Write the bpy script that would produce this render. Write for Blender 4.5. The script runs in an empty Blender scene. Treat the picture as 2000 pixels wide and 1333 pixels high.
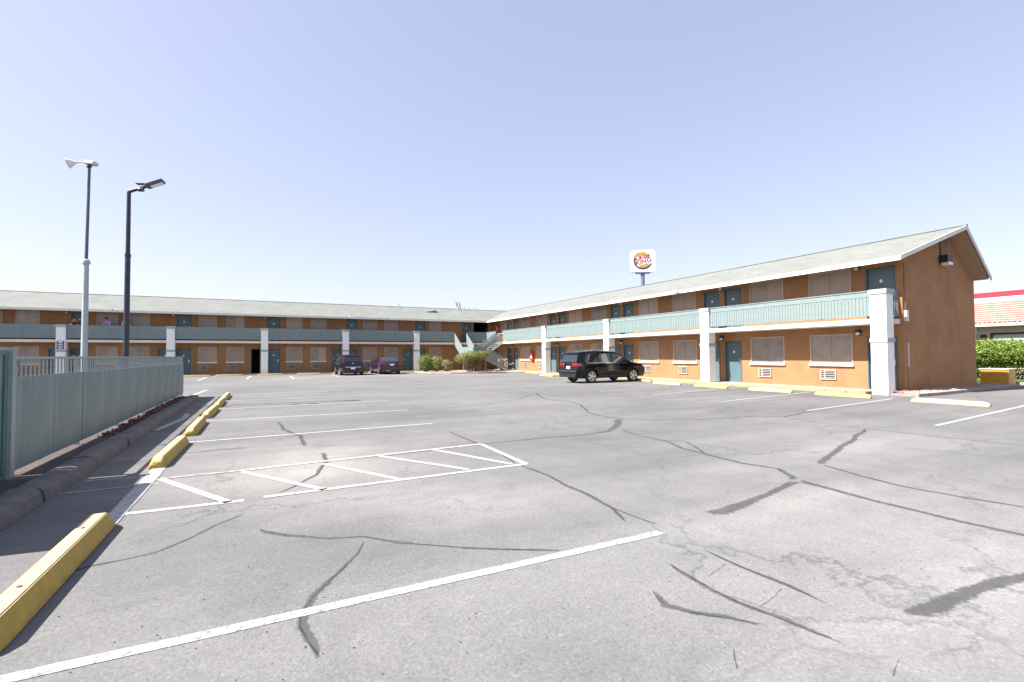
import bpy, bmesh, math, random
import numpy as np
from mathutils import Vector, Matrix, Quaternion

random.seed(7)
S = bpy.context.scene
COL = S.collection

# ------------------------------------------------------------------ camera
F_PX, H = 951.48, 1.5
PITCH = math.atan((694.45 - 666.5) / F_PX)
YAW = math.radians(26.9865)
ROLL = -0.00514
_F = Vector((math.sin(YAW) * math.cos(PITCH), math.cos(YAW) * math.cos(PITCH), math.sin(PITCH)))
_R0 = Vector((math.cos(YAW), -math.sin(YAW), 0))
_U0 = _R0.cross(_F)
_R = _R0 * math.cos(ROLL) + _U0 * math.sin(ROLL)
_U = _U0 * math.cos(ROLL) - _R0 * math.sin(ROLL)
cam_data = bpy.data.cameras.new('camera')
cam_data.sensor_width = 36.0
cam_data.lens = F_PX / 2000.0 * 36.0
cam_data.clip_start = 0.05
cam_data.clip_end = 3000
cam = bpy.data.objects.new('camera', cam_data)
COL.objects.link(cam)
m = Matrix.Identity(4)
for i in range(3):
    m[i][0], m[i][1], m[i][2] = _R[i], _U[i], -_F[i]
m[2][3] = H
cam.matrix_world = m
S.camera = cam


def ray(x, y):
    return _F + _R * ((x - 1000) / F_PX) - _U * ((y - 666.5) / F_PX)


def G(x, y, z=0.0):
    """photo pixel -> point on the horizontal plane z"""
    d = ray(x, y)
    t = (z - H) / d.z
    return Vector((d.x * t, d.y * t, z))


# ------------------------------------------------------------------ sky and sun
SUN_TRAVEL = Vector((1.0, -0.12, -1.20)).normalized()
world = bpy.data.worlds.new('World')
S.world = world
world.use_nodes = True
wn = world.node_tree.nodes
wl = world.node_tree.links
for n in list(wn):
    wn.remove(n)
sky = wn.new('ShaderNodeTexSky')
sky.sky_type = 'NISHITA'
sky.sun_disc = False
sky.sun_elevation = math.asin(-SUN_TRAVEL.z)
sky.sun_rotation = math.atan2(-SUN_TRAVEL.x, -SUN_TRAVEL.y)
sky.altitude = 1100
sky.air_density = 1.0
sky.dust_density = 3.0
sky.ozone_density = 1.0
bg = wn.new('ShaderNodeBackground')
bg.inputs['Strength'].default_value = 0.15
wo = wn.new('ShaderNodeOutputWorld')
hs = wn.new('ShaderNodeHueSaturation')
hs.inputs['Saturation'].default_value = 0.98
tint = wn.new('ShaderNodeMixRGB')
tint.blend_type = 'MULTIPLY'
tint.inputs[0].default_value = 1.0
tint.inputs[2].default_value = (1.08, 1.01, 1.10, 1)
gm = wn.new('ShaderNodeGamma')
gm.inputs['Gamma'].default_value = 0.52
wl.new(sky.outputs[0], gm.inputs['Color'])
wl.new(gm.outputs[0], hs.inputs['Color'])
wl.new(hs.outputs[0], tint.inputs[1])
wl.new(tint.outputs[0], bg.inputs[0])
wl.new(bg.outputs[0], wo.inputs[0])

sun_data = bpy.data.lights.new('sun', 'SUN')
sun_data.energy = 5.0
sun_data.angle = math.radians(0.53)
sun_data.color = (1.0, 0.95, 0.88)
sun = bpy.data.objects.new('sun', sun_data)
sun.rotation_euler = SUN_TRAVEL.to_track_quat('-Z', 'Y').to_euler()
sun.location = (-20, 5, 30)
COL.objects.link(sun)

S.view_settings.view_transform = 'Standard'
S.view_settings.look = 'None'
S.view_settings.exposure = 1.6
S.view_settings.gamma = 1.0
S.view_settings.use_curve_mapping = False
S.render.engine = 'CYCLES'
S.cycles.max_bounces = 8
S.cycles.diffuse_bounces = 5


# ------------------------------------------------------------------ materials
def new_mat(name):
    mt = bpy.data.materials.new(name)
    mt.use_nodes = True
    nt = mt.node_tree
    b = nt.nodes['Principled BSDF']
    return mt, nt, b


def plain(name, col, rough=0.6, metal=0.0, var=0.12, scale=6.0, bump=0.0, bscale=60.0, spec=None, coat=0.0, dirt=None, dstretch=(1, 1, 0.35)):
    mt, nt, b = new_mat(name)
    b.inputs['Roughness'].default_value = rough
    b.inputs['Metallic'].default_value = metal
    if spec is not None:
        b.inputs['Specular IOR Level'].default_value = spec
    if coat:
        b.inputs['Coat Weight'].default_value = coat
        b.inputs['Coat Roughness'].default_value = 0.04
    tc = nt.nodes.new('ShaderNodeTexCoord')
    nz = nt.nodes.new('ShaderNodeTexNoise')
    nz.inputs['Scale'].default_value = scale
    nz.inputs['Detail'].default_value = 6
    nz.inputs['Roughness'].default_value = 0.6
    nt.links.new(tc.outputs['Object'], nz.inputs['Vector'])
    rp = nt.nodes.new('ShaderNodeValToRGB')
    c0 = [max(0, c * (1 - var)) for c in col]
    c1 = [min(1, c * (1 + var)) for c in col]
    rp.color_ramp.elements[0].position = 0.32
    rp.color_ramp.elements[1].position = 0.68
    rp.color_ramp.elements[0].color = (*c0, 1)
    rp.color_ramp.elements[1].color = (*c1, 1)
    nt.links.new(nz.outputs['Fac'], rp.inputs[0])
    out = rp.outputs[0]
    if dirt:
        dcol, amount, dscale = dirt
        n2 = nt.nodes.new('ShaderNodeTexNoise')
        n2.inputs['Scale'].default_value = dscale
        n2.inputs['Detail'].default_value = 8
        n2.inputs['Roughness'].default_value = 0.7
        mp = nt.nodes.new('ShaderNodeMapping')
        mp.inputs['Scale'].default_value = dstretch
        nt.links.new(tc.outputs['Object'], mp.inputs[0])
        nt.links.new(mp.outputs[0], n2.inputs['Vector'])
        r2 = nt.nodes.new('ShaderNodeValToRGB')
        r2.color_ramp.elements[0].position = 0.5
        r2.color_ramp.elements[1].position = 0.75
        r2.color_ramp.elements[1].color = (amount, amount, amount, 1)
        nt.links.new(n2.outputs['Fac'], r2.inputs[0])
        mx = nt.nodes.new('ShaderNodeMixRGB')
        mx.inputs[2].default_value = (*dcol, 1)
        nt.links.new(r2.outputs[0], mx.inputs[0])
        nt.links.new(out, mx.inputs[1])
        out = mx.outputs[0]
    nt.links.new(out, b.inputs['Base Color'])
    if bump:
        nb = nt.nodes.new('ShaderNodeTexNoise')
        nb.inputs['Scale'].default_value = bscale
        nb.inputs['Detail'].default_value = 4
        nt.links.new(tc.outputs['Object'], nb.inputs['Vector'])
        bp = nt.nodes.new('ShaderNodeBump')
        bp.inputs['Strength'].default_value = bump
        bp.inputs['Distance'].default_value = 0.02
        nt.links.new(nb.outputs['Fac'], bp.inputs['Height'])
        nt.links.new(bp.outputs[0], b.inputs['Normal'])
    return mt


def asphalt_material():
    mt, nt, b = new_mat('weathered_asphalt')
    L = nt.links
    tc = nt.nodes.new('ShaderNodeTexCoord')

    def noise(scale, detail=5, rough=0.6, vec=None, dist=0.0):
        n = nt.nodes.new('ShaderNodeTexNoise')
        n.inputs['Scale'].default_value = scale
        n.inputs['Detail'].default_value = detail
        n.inputs['Roughness'].default_value = rough
        n.inputs['Distortion'].default_value = dist
        L.new(vec if vec else tc.outputs['Object'], n.inputs['Vector'])
        return n.outputs['Fac']

    def ramp(fac, stops):
        r = nt.nodes.new('ShaderNodeValToRGB')
        e = r.color_ramp.elements
        e[0].position, e[0].color = stops[0][0], (*stops[0][1], 1)
        e[1].position, e[1].color = stops[-1][0], (*stops[-1][1], 1)
        for p, c in stops[1:-1]:
            x = e.new(p)
            x.color = (*c, 1)
        L.new(fac, r.inputs[0])
        return r.outputs[0]

    def mix(fac, a, c, mode='MIX'):
        x = nt.nodes.new('ShaderNodeMixRGB')
        x.blend_type = mode
        if isinstance(fac, float):
            x.inputs[0].default_value = fac
        else:
            L.new(fac, x.inputs[0])
        for i, v in ((1, a), (2, c)):
            if isinstance(v, tuple):
                x.inputs[i].default_value = (*v, 1)
            else:
                L.new(v, x.inputs[i])
        return x.outputs[0]
    base = ramp(noise(0.22, 6, 0.62, dist=0.4), [(0.3, (0.114, 0.114, 0.117)), (0.5, (0.136, 0.1355, 0.136)), (0.7, (0.162, 0.160, 0.157))])
    # streaks of tyre wear along the drive aisle
    mp = nt.nodes.new('ShaderNodeMapping')
    mp.inputs['Rotation'].default_value = (0, 0, math.radians(-52))
    mp.inputs['Scale'].default_value = (0.09, 0.9, 1)
    L.new(tc.outputs['Object'], mp.inputs[0])
    st = ramp(noise(1.0, 5, 0.6, mp.outputs[0], 0.3), [(0.36, (0.84, 0.84, 0.855)), (0.62, (1.07, 1.07, 1.07))])
    base = mix(0.75, base, st, 'MULTIPLY')
    mid = ramp(noise(1.7, 8, 0.72, dist=0.6), [(0.3, (0.84, 0.84, 0.85)), (0.5, (1.0, 1.0, 1.0)), (0.7, (1.15, 1.145, 1.13))])
    base = mix(0.8, base, mid, 'MULTIPLY')
    # paler, sand-worn ground near the drive and by the left bays, darker sealcoat in the middle
    def spot(cx, cy, rx, ry):
        mpn = nt.nodes.new('ShaderNodeMapping')
        mpn.vector_type = 'TEXTURE'
        mpn.inputs['Location'].default_value = (cx, cy, 0)
        mpn.inputs['Scale'].default_value = (rx, ry, 50)
        L.new(tc.outputs['Object'], mpn.inputs[0])
        g = nt.nodes.new('ShaderNodeTexGradient')
        g.gradient_type = 'QUADRATIC_SPHERE'
        L.new(mpn.outputs[0], g.inputs[0])
        return g.outputs['Fac']
    for (cx, cy, rx, ry, col) in ((4.2, 1.4, 6.0, 4.6, (1.62, 1.61, 1.59)), (2.2, 8.0, 4.5, 4.0, (1.12, 1.11, 1.09)), (0.5, 4.3, 2.2, 1.6, (0.72, 0.72, 0.74)), (3.0, 12.5, 4.0, 3.0, (0.84, 0.84, 0.85)), (8.5, 4.6, 5.0, 2.6, (1.5, 1.49, 1.46)), (0.6, 7.4, 2.6, 3.0, (1.75, 1.70, 1.62)), (1.6, 5.0, 2.6, 1.6, (1.45, 1.44, 1.42)), (11, 9.5, 7, 4.5, (0.82, 0.82, 0.83)), (7, 38, 14, 9, (1.3, 1.29, 1.26)), (17.5, 12, 3.5, 9, (0.78, 0.77, 0.76))):
        base = mix(spot(cx, cy, rx, ry), base, mix(1.0, base, col, 'MULTIPLY'))
    # oil drips
    oil = ramp(noise(0.9, 3, 0.5), [(0.70, (1, 1, 1)), (0.80, (0.72, 0.71, 0.70))])
    base = mix(1.0, base, oil, 'MULTIPLY')
    # aggregate
    vo = nt.nodes.new('ShaderNodeTexVoronoi')
    vo.inputs['Scale'].default_value = 75
    L.new(tc.outputs['Object'], vo.inputs['Vector'])
    sp = nt.nodes.new('ShaderNodeSeparateColor')
    L.new(vo.outputs['Color'], sp.inputs[0])
    agg = ramp(sp.outputs[0], [(0.0, (0.72, 0.72, 0.72)), (0.5, (1.0, 1.0, 1.0)), (0.93, (1.1, 1.1, 1.1)), (1.0, (1.5, 1.48, 1.45))])
    base = mix(0.5, base, agg, 'MULTIPLY')
    fine = ramp(noise(38, 4, 0.75), [(0.32, (0.74, 0.74, 0.75)), (0.52, (1.0, 1.0, 1.0)), (0.7, (1.18, 1.18, 1.17))])
    base = mix(0.6, base, fine, 'MULTIPLY')
    # hairline crazing in patches
    v2 = nt.nodes.new('ShaderNodeTexVoronoi')
    v2.feature = 'DISTANCE_TO_EDGE'
    v2.inputs['Scale'].default_value = 1.5
    ns = nt.nodes.new('ShaderNodeTexNoise')
    ns.inputs['Scale'].default_value = 2.2
    ns.inputs['Detail'].default_value = 6
    L.new(tc.outputs['Object'], ns.inputs['Vector'])
    mv = nt.nodes.new('ShaderNodeMixRGB')
    mv.inputs[0].default_value = 0.5
    L.new(tc.outputs['Object'], mv.inputs[1])
    L.new(ns.outputs['Color'], mv.inputs[2])
    L.new(mv.outputs[0], v2.inputs['Vector'])
    hl = ramp(v2.outputs['Distance'], [(0.0, (1, 1, 1)), (0.006, (0, 0, 0))])
    v3 = nt.nodes.new('ShaderNodeTexVoronoi')
    v3.feature = 'DISTANCE_TO_EDGE'
    v3.inputs['Scale'].default_value = 0.30
    mv3 = nt.nodes.new('ShaderNodeMixRGB')
    mv3.inputs[0].default_value = 0.35
    n3 = nt.nodes.new('ShaderNodeTexNoise')
    n3.inputs['Scale'].default_value = 0.7
    n3.inputs['Detail'].default_value = 9
    n3.inputs['Roughness'].default_value = 0.65
    L.new(tc.outputs['Object'], n3.inputs['Vector'])
    sc3 = nt.nodes.new('ShaderNodeVectorMath')
    sc3.operation = 'SCALE'
    sc3.inputs['Scale'].default_value = 1.6
    L.new(n3.outputs['Color'], sc3.inputs[0])
    ad3 = nt.nodes.new('ShaderNodeVectorMath')
    L.new(tc.outputs['Object'], ad3.inputs[0])
    L.new(sc3.outputs[0], ad3.inputs[1])
    L.new(ad3.outputs[0], v3.inputs['Vector'])
    web = ramp(v3.outputs['Distance'], [(0.0, (1, 1, 1)), (0.0025, (0.5, 0.5, 0.5)), (0.011, (0, 0, 0))])
    webgate = ramp(noise(0.33, 4), [(0.38, (0, 0, 0)), (0.56, (0.75, 0.75, 0.75))])
    base = mix(mix(1.0, web, webgate, 'MULTIPLY'), base, (0.06, 0.06, 0.062))
    gate = ramp(noise(0.45, 3), [(0.54, (0, 0, 0)), (0.62, (0.55, 0.55, 0.55))])
    base = mix(mix(1.0, hl, gate, 'MULTIPLY'), base, (0.04, 0.04, 0.042))
    L.new(base, b.inputs['Base Color'])
    b.inputs['Roughness'].default_value = 0.9
    b.inputs['Specular IOR Level'].default_value = 0.3
    bp = nt.nodes.new('ShaderNodeBump')
    bp.inputs['Strength'].default_value = 0.5
    bp.inputs['Distance'].default_value = 0.012
    ad = nt.nodes.new('ShaderNodeMath')
    ad.operation = 'ADD'
    L.new(noise(55, 4, 0.7), ad.inputs[0])
    L.new(sp.outputs[0], ad.inputs[1])
    L.new(ad.outputs[0], bp.inputs['Height'])
    L.new(bp.outputs[0], b.inputs['Normal'])
    return mt


def worn_paint(name, col, amount=0.5, scale=9.0):
    """road paint rubbed through to the grey asphalt"""
    mt, nt, b = new_mat(name)
    tc = nt.nodes.new('ShaderNodeTexCoord')
    n = nt.nodes.new('ShaderNodeTexNoise')
    n.inputs['Scale'].default_value = scale
    n.inputs['Detail'].default_value = 9
    n.inputs['Roughness'].default_value = 0.78
    nt.links.new(tc.outputs['Object'], n.inputs['Vector'])
    r = nt.nodes.new('ShaderNodeValToRGB')
    r.color_ramp.elements[0].position = amount
    r.color_ramp.elements[1].position = amount + 0.05
    r.color_ramp.elements[0].color = (*col, 1)
    r.color_ramp.elements[1].color = (0.15, 0.149, 0.147, 1)
    nt.links.new(n.outputs['Fac'], r.inputs[0])
    nt.links.new(r.outputs[0], b.inputs['Base Color'])
    b.inputs['Roughness'].default_value = 0.75
    bp = nt.nodes.new('ShaderNodeBump')
    bp.inputs['Strength'].default_value = 0.35
    bp.inputs['Distance'].default_value = 0.01
    n2 = nt.nodes.new('ShaderNodeTexNoise')
    n2.inputs['Scale'].default_value = 60
    n2.inputs['Detail'].default_value = 4
    nt.links.new(tc.outputs['Object'], n2.inputs['Vector'])
    nt.links.new(n2.outputs['Fac'], bp.inputs['Height'])
    nt.links.new(bp.outputs[0], b.inputs['Normal'])
    return mt


def shingle_material(name, axis):
    mt, nt, b = new_mat(name)
    L = nt.links
    tc = nt.nodes.new('ShaderNodeTexCoord')
    sp = nt.nodes.new('ShaderNodeSeparateXYZ')
    L.new(tc.outputs['Object'], sp.inputs[0])
    cb = nt.nodes.new('ShaderNodeCombineXYZ')
    L.new(sp.outputs['Y' if axis == 'X' else 'X'], cb.inputs[0])
    L.new(sp.outputs[axis], cb.inputs[1])
    br = nt.nodes.new('ShaderNodeTexBrick')
    br.inputs['Color1'].default_value = (0.158, 0.168, 0.158, 1)
    br.inputs['Color2'].default_value = (0.186, 0.195, 0.184, 1)
    br.inputs['Mortar'].default_value = (0.07, 0.073, 0.07, 1)
    br.inputs['Scale'].default_value = 1.0
    br.inputs['Brick Width'].default_value = 0.31
    br.inputs['Row Height'].default_value = 0.115
    br.inputs['Mortar Size'].default_value = 0.008
    br.inputs['Bias'].default_value = 0.0
    L.new(cb.outputs[0], br.inputs['Vector'])
    n = nt.nodes.new('ShaderNodeTexNoise')
    n.inputs['Scale'].default_value = 0.8
    n.inputs['Detail'].default_value = 7
    n.inputs['Roughness'].default_value = 0.7
    L.new(tc.outputs['Object'], n.inputs['Vector'])
    r = nt.nodes.new('ShaderNodeValToRGB')
    r.color_ramp.elements[0].position = 0.3
    r.color_ramp.elements[1].position = 0.7
    r.color_ramp.elements[0].color = (0.82, 0.83, 0.82, 1)
    r.color_ramp.elements[1].color = (1.12, 1.12, 1.1, 1)
    L.new(n.outputs['Fac'], r.inputs[0])
    mx = nt.nodes.new('ShaderNodeMixRGB')
    mx.blend_type = 'MULTIPLY'
    mx.inputs[0].default_value = 1
    L.new(br.outputs['Color'], mx.inputs[1])
    L.new(r.outputs[0], mx.inputs[2])
    L.new(mx.outputs[0], b.inputs['Base Color'])
    b.inputs['Roughness'].default_value = 0.92
    bp = nt.nodes.new('ShaderNodeBump')
    bp.inputs['Strength'].default_value = 0.6
    bp.inputs['Distance'].default_value = 0.02
    L.new(br.outputs['Fac'], bp.inputs['Height'])
    bp.invert = True
    L.new(bp.outputs[0], b.inputs['Normal'])
    return mt


def leaf_material(name, a, c, trans=0.25):
    mt, nt, b = new_mat(name)
    ge = nt.nodes.new('ShaderNodeNewGeometry')
    r = nt.nodes.new('ShaderNodeValToRGB')
    r.color_ramp.elements[0].color = (*a, 1)
    r.color_ramp.elements[1].color = (*c, 1)
    nt.links.new(ge.outputs['Random Per Island'], r.inputs[0])
    nt.links.new(r.outputs[0], b.inputs['Base Color'])
    b.inputs['Roughness'].default_value = 0.55
    tr = nt.nodes.new('ShaderNodeBsdfTranslucent')
    nt.links.new(r.outputs[0], tr.inputs[0])
    mx = nt.nodes.new('ShaderNodeMixShader')
    mx.inputs[0].default_value = trans
    nt.links.new(b.outputs[0], mx.inputs[1])
    nt.links.new(tr.outputs[0], mx.inputs[2])
    nt.links.new(mx.outputs[0], nt.nodes['Material Output'].inputs['Surface'])
    return mt


def grooved(name, col, pitch, axis='Y'):
    """sheet panel with upright grooves and streaky weathered paint"""
    mt = plain(name, col, 0.55, 0.0, 0.14, 1.4, dirt=((col[0] * 1.7, col[1] * 1.6, col[2] * 1.5), 0.75, 7.0), dstretch=(1, 1.6, 0.09))
    nt = mt.node_tree
    b = nt.nodes['Principled BSDF']
    tc = nt.nodes.new('ShaderNodeTexCoord')
    sp = nt.nodes.new('ShaderNodeSeparateXYZ')
    nt.links.new(tc.outputs['Object'], sp.inputs[0])
    md = nt.nodes.new('ShaderNodeMath')
    md.operation = 'PINGPONG'
    md.inputs[1].default_value = pitch / 2
    nt.links.new(sp.outputs[axis], md.inputs[0])
    r = nt.nodes.new('ShaderNodeMapRange')
    r.inputs[1].default_value = 0.0
    r.inputs[2].default_value = 0.006
    nt.links.new(md.outputs[0], r.inputs[0])
    bp = nt.nodes.new('ShaderNodeBump')
    bp.inputs['Strength'].default_value = 0.35
    bp.inputs['Distance'].default_value = 0.01
    nt.links.new(r.outputs[0], bp.inputs['Height'])
    nt.links.new(bp.outputs[0], b.inputs['Normal'])
    return mt


def glass(name, col, rough=0.04):
    mt, nt, b = new_mat(name)
    b.inputs['Base Color'].default_value = (*col, 1)
    b.inputs['Roughness'].default_value = rough
    b.inputs['Specular IOR Level'].default_value = 0.9
    b.inputs['Coat Weight'].default_value = 0.5
    b.inputs['Coat Roughness'].default_value = 0.02
    return mt


M = {}
M['asphalt'] = asphalt_material()


def feathered(name, col, thr, nscale, soft, amax=0.7):
    mt = plain(name, col, 0.85, var=0.25, scale=7)
    nt = mt.node_tree
    at = nt.nodes.new('ShaderNodeAttribute')
    at.attribute_name = 'edge'
    tc = nt.nodes.new('ShaderNodeTexCoord')
    n = nt.nodes.new('ShaderNodeTexNoise')
    n.inputs['Scale'].default_value = nscale
    n.inputs['Detail'].default_value = 7
    n.inputs['Roughness'].default_value = 0.75
    nt.links.new(tc.outputs['Object'], n.inputs['Vector'])
    m1 = nt.nodes.new('ShaderNodeMath')
    m1.operation = 'MULTIPLY_ADD'
    m1.inputs[1].default_value = 1.6
    nt.links.new(n.outputs['Fac'], m1.inputs[0])
    nt.links.new(at.outputs['Fac'], m1.inputs[2])
    mr = nt.nodes.new('ShaderNodeMapRange')
    mr.interpolation_type = 'SMOOTHSTEP'
    mr.inputs[1].default_value = thr - soft
    mr.inputs[2].default_value = thr + soft
    mr.inputs[3].default_value = amax
    mr.inputs[4].default_value = 0.0
    nt.links.new(m1.outputs[0], mr.inputs[0])
    nt.links.new(mr.outputs[0], nt.nodes['Principled BSDF'].inputs['Alpha'])
    return mt


M['seal'] = feathered('crack_sealant', (0.066, 0.066, 0.070), 1.40, 21.0, 0.22, 0.66)
M['hairline'] = feathered('open_crack', (0.022, 0.022, 0.023), 1.3, 24.0, 0.3, 0.62)
M['line'] = worn_paint('white_line_paint', (0.34, 0.34, 0.335), 0.52, 21)
M['line_worn'] = worn_paint('worn_line_paint', (0.26, 0.26, 0.255), 0.50, 13)
M['concrete'] = plain('concrete', (0.27, 0.25, 0.225), 0.9, var=0.18, scale=3, bump=0.3, dirt=((0.14, 0.125, 0.11), 0.6, 2))
M['kerb_dark'] = plain('dark_kerb_concrete', (0.125, 0.113, 0.108), 0.95, var=0.25, scale=5, bump=0.6, bscale=35)
M['kerb_yellow'] = worn_paint('worn_yellow_kerb_paint', (0.40, 0.30, 0.11), 0.53, 6)
M['stop_yellow'] = plain('yellow_stop_paint', (0.40, 0.27, 0.045), 0.8, var=0.14, scale=9, bump=0.35, bscale=50, dirt=((0.33, 0.25, 0.12), 0.6, 12))
M['stop_cream'] = plain('faded_yellow_stop_paint', (0.42, 0.355, 0.22), 0.85, var=0.14, scale=9, bump=0.35, bscale=50, dirt=((0.33, 0.27, 0.18), 0.5, 9))
M['stop_pale'] = plain('pale_yellow_stop_paint', (0.42, 0.325, 0.13), 0.85, var=0.14, scale=9, bump=0.35, bscale=50, dirt=((0.33, 0.27, 0.18), 0.6, 9))
M['bolt'] = plain('rusty_bolt', (0.10, 0.07, 0.05), 0.8)
M['stucco'] = plain('orange_tan_stucco', (0.31, 0.160, 0.072), 0.93, var=0.12, scale=1.3, bump=0.55, bscale=55, dirt=((0.20, 0.10, 0.05), 0.6, 1.5), dstretch=(1, 1, 0.25))
M['soffit'] = plain('tan_soffit_paint', (0.36, 0.235, 0.145), 0.8, var=0.06)
M['white'] = plain('white_masonry_paint', (0.78, 0.77, 0.75), 0.8, var=0.05, scale=4, bump=0.25, bscale=50, dirt=((0.6, 0.57, 0.53), 0.35, 2.5))
M['fascia'] = plain('cream_fascia_paint', (0.66, 0.63, 0.57), 0.7, var=0.07, scale=4, dirt=((0.45, 0.4, 0.33), 0.4, 2))
M['slab'] = plain('balcony_slab_paint', (0.66, 0.61, 0.54), 0.85, var=0.08, scale=3, bump=0.2, dirt=((0.45, 0.36, 0.27), 0.5, 2))
M['floor'] = plain('balcony_floor_concrete', (0.35, 0.31, 0.27), 0.9)
M['rail'] = plain('pale_teal_rail_paint', (0.168, 0.222, 0.222), 0.6, var=0.09, scale=3, dirt=((0.22, 0.25, 0.235), 0.4, 3))
M['trimgreen'] = plain('grey_green_trim_paint', (0.30, 0.36, 0.345), 0.65, var=0.08)
M['door'] = plain('teal_door_paint', (0.082, 0.135, 0.155), 0.5, var=0.07, scale=2)
M['door_frame'] = plain('teal_frame_paint', (0.062, 0.098, 0.108), 0.5)
M['winframe'] = plain('tan_window_frame', (0.52, 0.40, 0.29), 0.6)
M['sill'] = plain('pale_sill_paint', (0.66, 0.62, 0.56), 0.7)
M['screenA'] = plain('brown_sun_screen', (0.33, 0.26, 0.205), 0.5, var=0.12, scale=1.2, spec=0.6)
M['screenB'] = plain('grey_sun_screen', (0.285, 0.235, 0.19), 0.45, var=0.18, scale=1.5, spec=0.6)
M['screenC'] = plain('pale_curtain_behind_screen', (0.40, 0.32, 0.255), 0.5, var=0.16, scale=2.5, spec=0.6)
M['screenD'] = plain('dark_sun_screen', (0.22, 0.18, 0.15), 0.35, var=0.25, scale=1.8, spec=0.8)
M['ac'] = plain('off_white_metal', (0.40, 0.36, 0.32), 0.55, dirt=((0.26, 0.21, 0.17), 0.5, 6))
M['acdark'] = plain('dark_grille_recess', (0.05, 0.05, 0.052), 0.7)
M['plaque'] = plain('white_plaque', (0.8, 0.8, 0.8), 0.4)
M['brass'] = plain('brushed_metal', (0.55, 0.52, 0.46), 0.3, 1.0)
M['black'] = plain('black_paint', (0.018, 0.017, 0.018), 0.45)
M['lens'] = plain('frosted_lamp_lens', (0.7, 0.7, 0.66), 0.25)
M['room_shade'] = plain('room_shade_tone', (0.06, 0.045, 0.035), 0.9)  # dimness of the unlit rooms put into their wall colour
M['shingleX'] = shingle_material('pale_shingles_right_wing', 'X')
M['shingleY'] = shingle_material('pale_shingles_back_wing', 'Y')
M['fence'] = grooved('grey_green_fence_sheet', (0.165, 0.215, 0.215), 0.1)
M['fence_iron'] = plain('grey_green_iron_paint', (0.26, 0.31, 0.31), 0.5, var=0.15, scale=5)
M['gate'] = plain('dark_teal_gate_paint', (0.07, 0.145, 0.15), 0.5)
M['stop_top'] = plain('sun_bleached_stop_paint', (0.38, 0.31, 0.19), 0.85, var=0.16, scale=16, bump=0.35, bscale=60, dirt=((0.30, 0.23, 0.15), 0.5, 20))
M['dirt'] = plain('dark_soil', (0.062, 0.046, 0.042), 0.95, var=0.3, scale=8, bump=0.8, bscale=30)
M['lava'] = plain('red_lava_rock', (0.13, 0.06, 0.055), 0.95, var=0.45, scale=14)
M['gravel'] = plain('pink_gravel', (0.33, 0.235, 0.215), 0.9, var=0.28, scale=9)
M['gravel_bed'] = plain('pink_gravel_bed', (0.30, 0.22, 0.195), 0.95, var=0.3, scale=18, bump=0.9, bscale=30)
M['grassbed'] = plain('lawn_soil', (0.09, 0.12, 0.035), 0.95, var=0.3, scale=6)
M['grass'] = leaf_material('lawn_grass', (0.07, 0.15, 0.02), (0.16, 0.27, 0.05))
M['hedge'] = leaf_material('hedge_leaf', (0.07, 0.14, 0.016), (0.24, 0.32, 0.05), 0.3)
M['bushA'] = leaf_material('green_bush_leaf', (0.06, 0.12, 0.02), (0.22, 0.27, 0.06))
M['bushB'] = leaf_material('dry_bush_leaf', (0.14, 0.13, 0.045), (0.38, 0.33, 0.16))
M['bushC'] = leaf_material('olive_bush_leaf', (0.07, 0.10, 0.022), (0.33, 0.34, 0.10))
M['wood'] = plain('grey_bark', (0.16, 0.12, 0.09), 0.95, var=0.3, scale=14)
M['polegrey'] = plain('grey_green_pole_paint', (0.33, 0.385, 0.385), 0.5, var=0.08, scale=2)
M['poleblue'] = plain('dark_bronze_pole_paint', (0.022, 0.02, 0.038), 0.4, var=0.35, scale=9)
M['poleslate'] = plain('slate_pole_paint', (0.085, 0.095, 0.115), 0.45, var=0.15, scale=4)
M['lamp_metal'] = plain('galvanised_lamp_metal', (0.42, 0.43, 0.45), 0.4, 0.3)
M['red'] = plain('red_cabinet_paint', (0.42, 0.03, 0.02), 0.5)
M['redband'] = plain('red_parapet_paint', (0.52, 0.02, 0.045), 0.5, var=0.06)
M['tile'] = plain('pink_roof_tile', (0.36, 0.185, 0.16), 0.85, var=0.14, scale=3, bump=0.2)
M['cream'] = plain('cream_restaurant_stucco', (0.56, 0.50, 0.43), 0.9, var=0.05, bump=0.3)
M['boxyellow'] = plain('ochre_painted_block', (0.47, 0.28, 0.035), 0.85, var=0.12, scale=4, bump=0.3)
M['boxlit'] = plain('sunlit_block_tone', (0.60, 0.36, 0.14), 0.85, var=0.1, scale=4, bump=0.3)  # block colour lightened to look sunlit
M['paneblind'] = plain('window_blind', (0.40, 0.42, 0.42), 0.3, var=0.06)
M['rubber'] = plain('tyre_rubber', (0.022, 0.022, 0.023), 0.85)
M['alloy'] = plain('silver_alloy', (0.55, 0.55, 0.57), 0.28, 0.9)
M['carblack'] = plain('black_car_paint', (0.003, 0.003, 0.0034), 0.10, 0.0, 0.05, spec=0.3, coat=0.2)
M['carblue'] = plain('dark_slate_car_paint', (0.006, 0.008, 0.014), 0.18, 0.0, 0.05, spec=0.35, coat=0.4)
M['carpurple'] = plain('purple_car_paint', (0.045, 0.008, 0.042), 0.22, 0.3, 0.05, coat=1.0)
M['carglass'] = glass('tinted_car_glass', (0.012, 0.016, 0.022))
M['plastic'] = plain('black_plastic_trim', (0.02, 0.02, 0.022), 0.5)
M['taillight'] = glass('red_tail_lamp', (0.24, 0.008, 0.012), 0.1)
M['taillight_shaded'] = glass('shaded_red_tail_lamp', (0.10, 0.008, 0.012), 0.1)  # tail lamp red, darkened for car rears that stand in shade
M['clearlamp'] = glass('clear_lamp', (0.6, 0.6, 0.6), 0.1)
M['chrome'] = plain('chrome_trim', (0.62, 0.62, 0.64), 0.12, 1.0)
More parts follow.
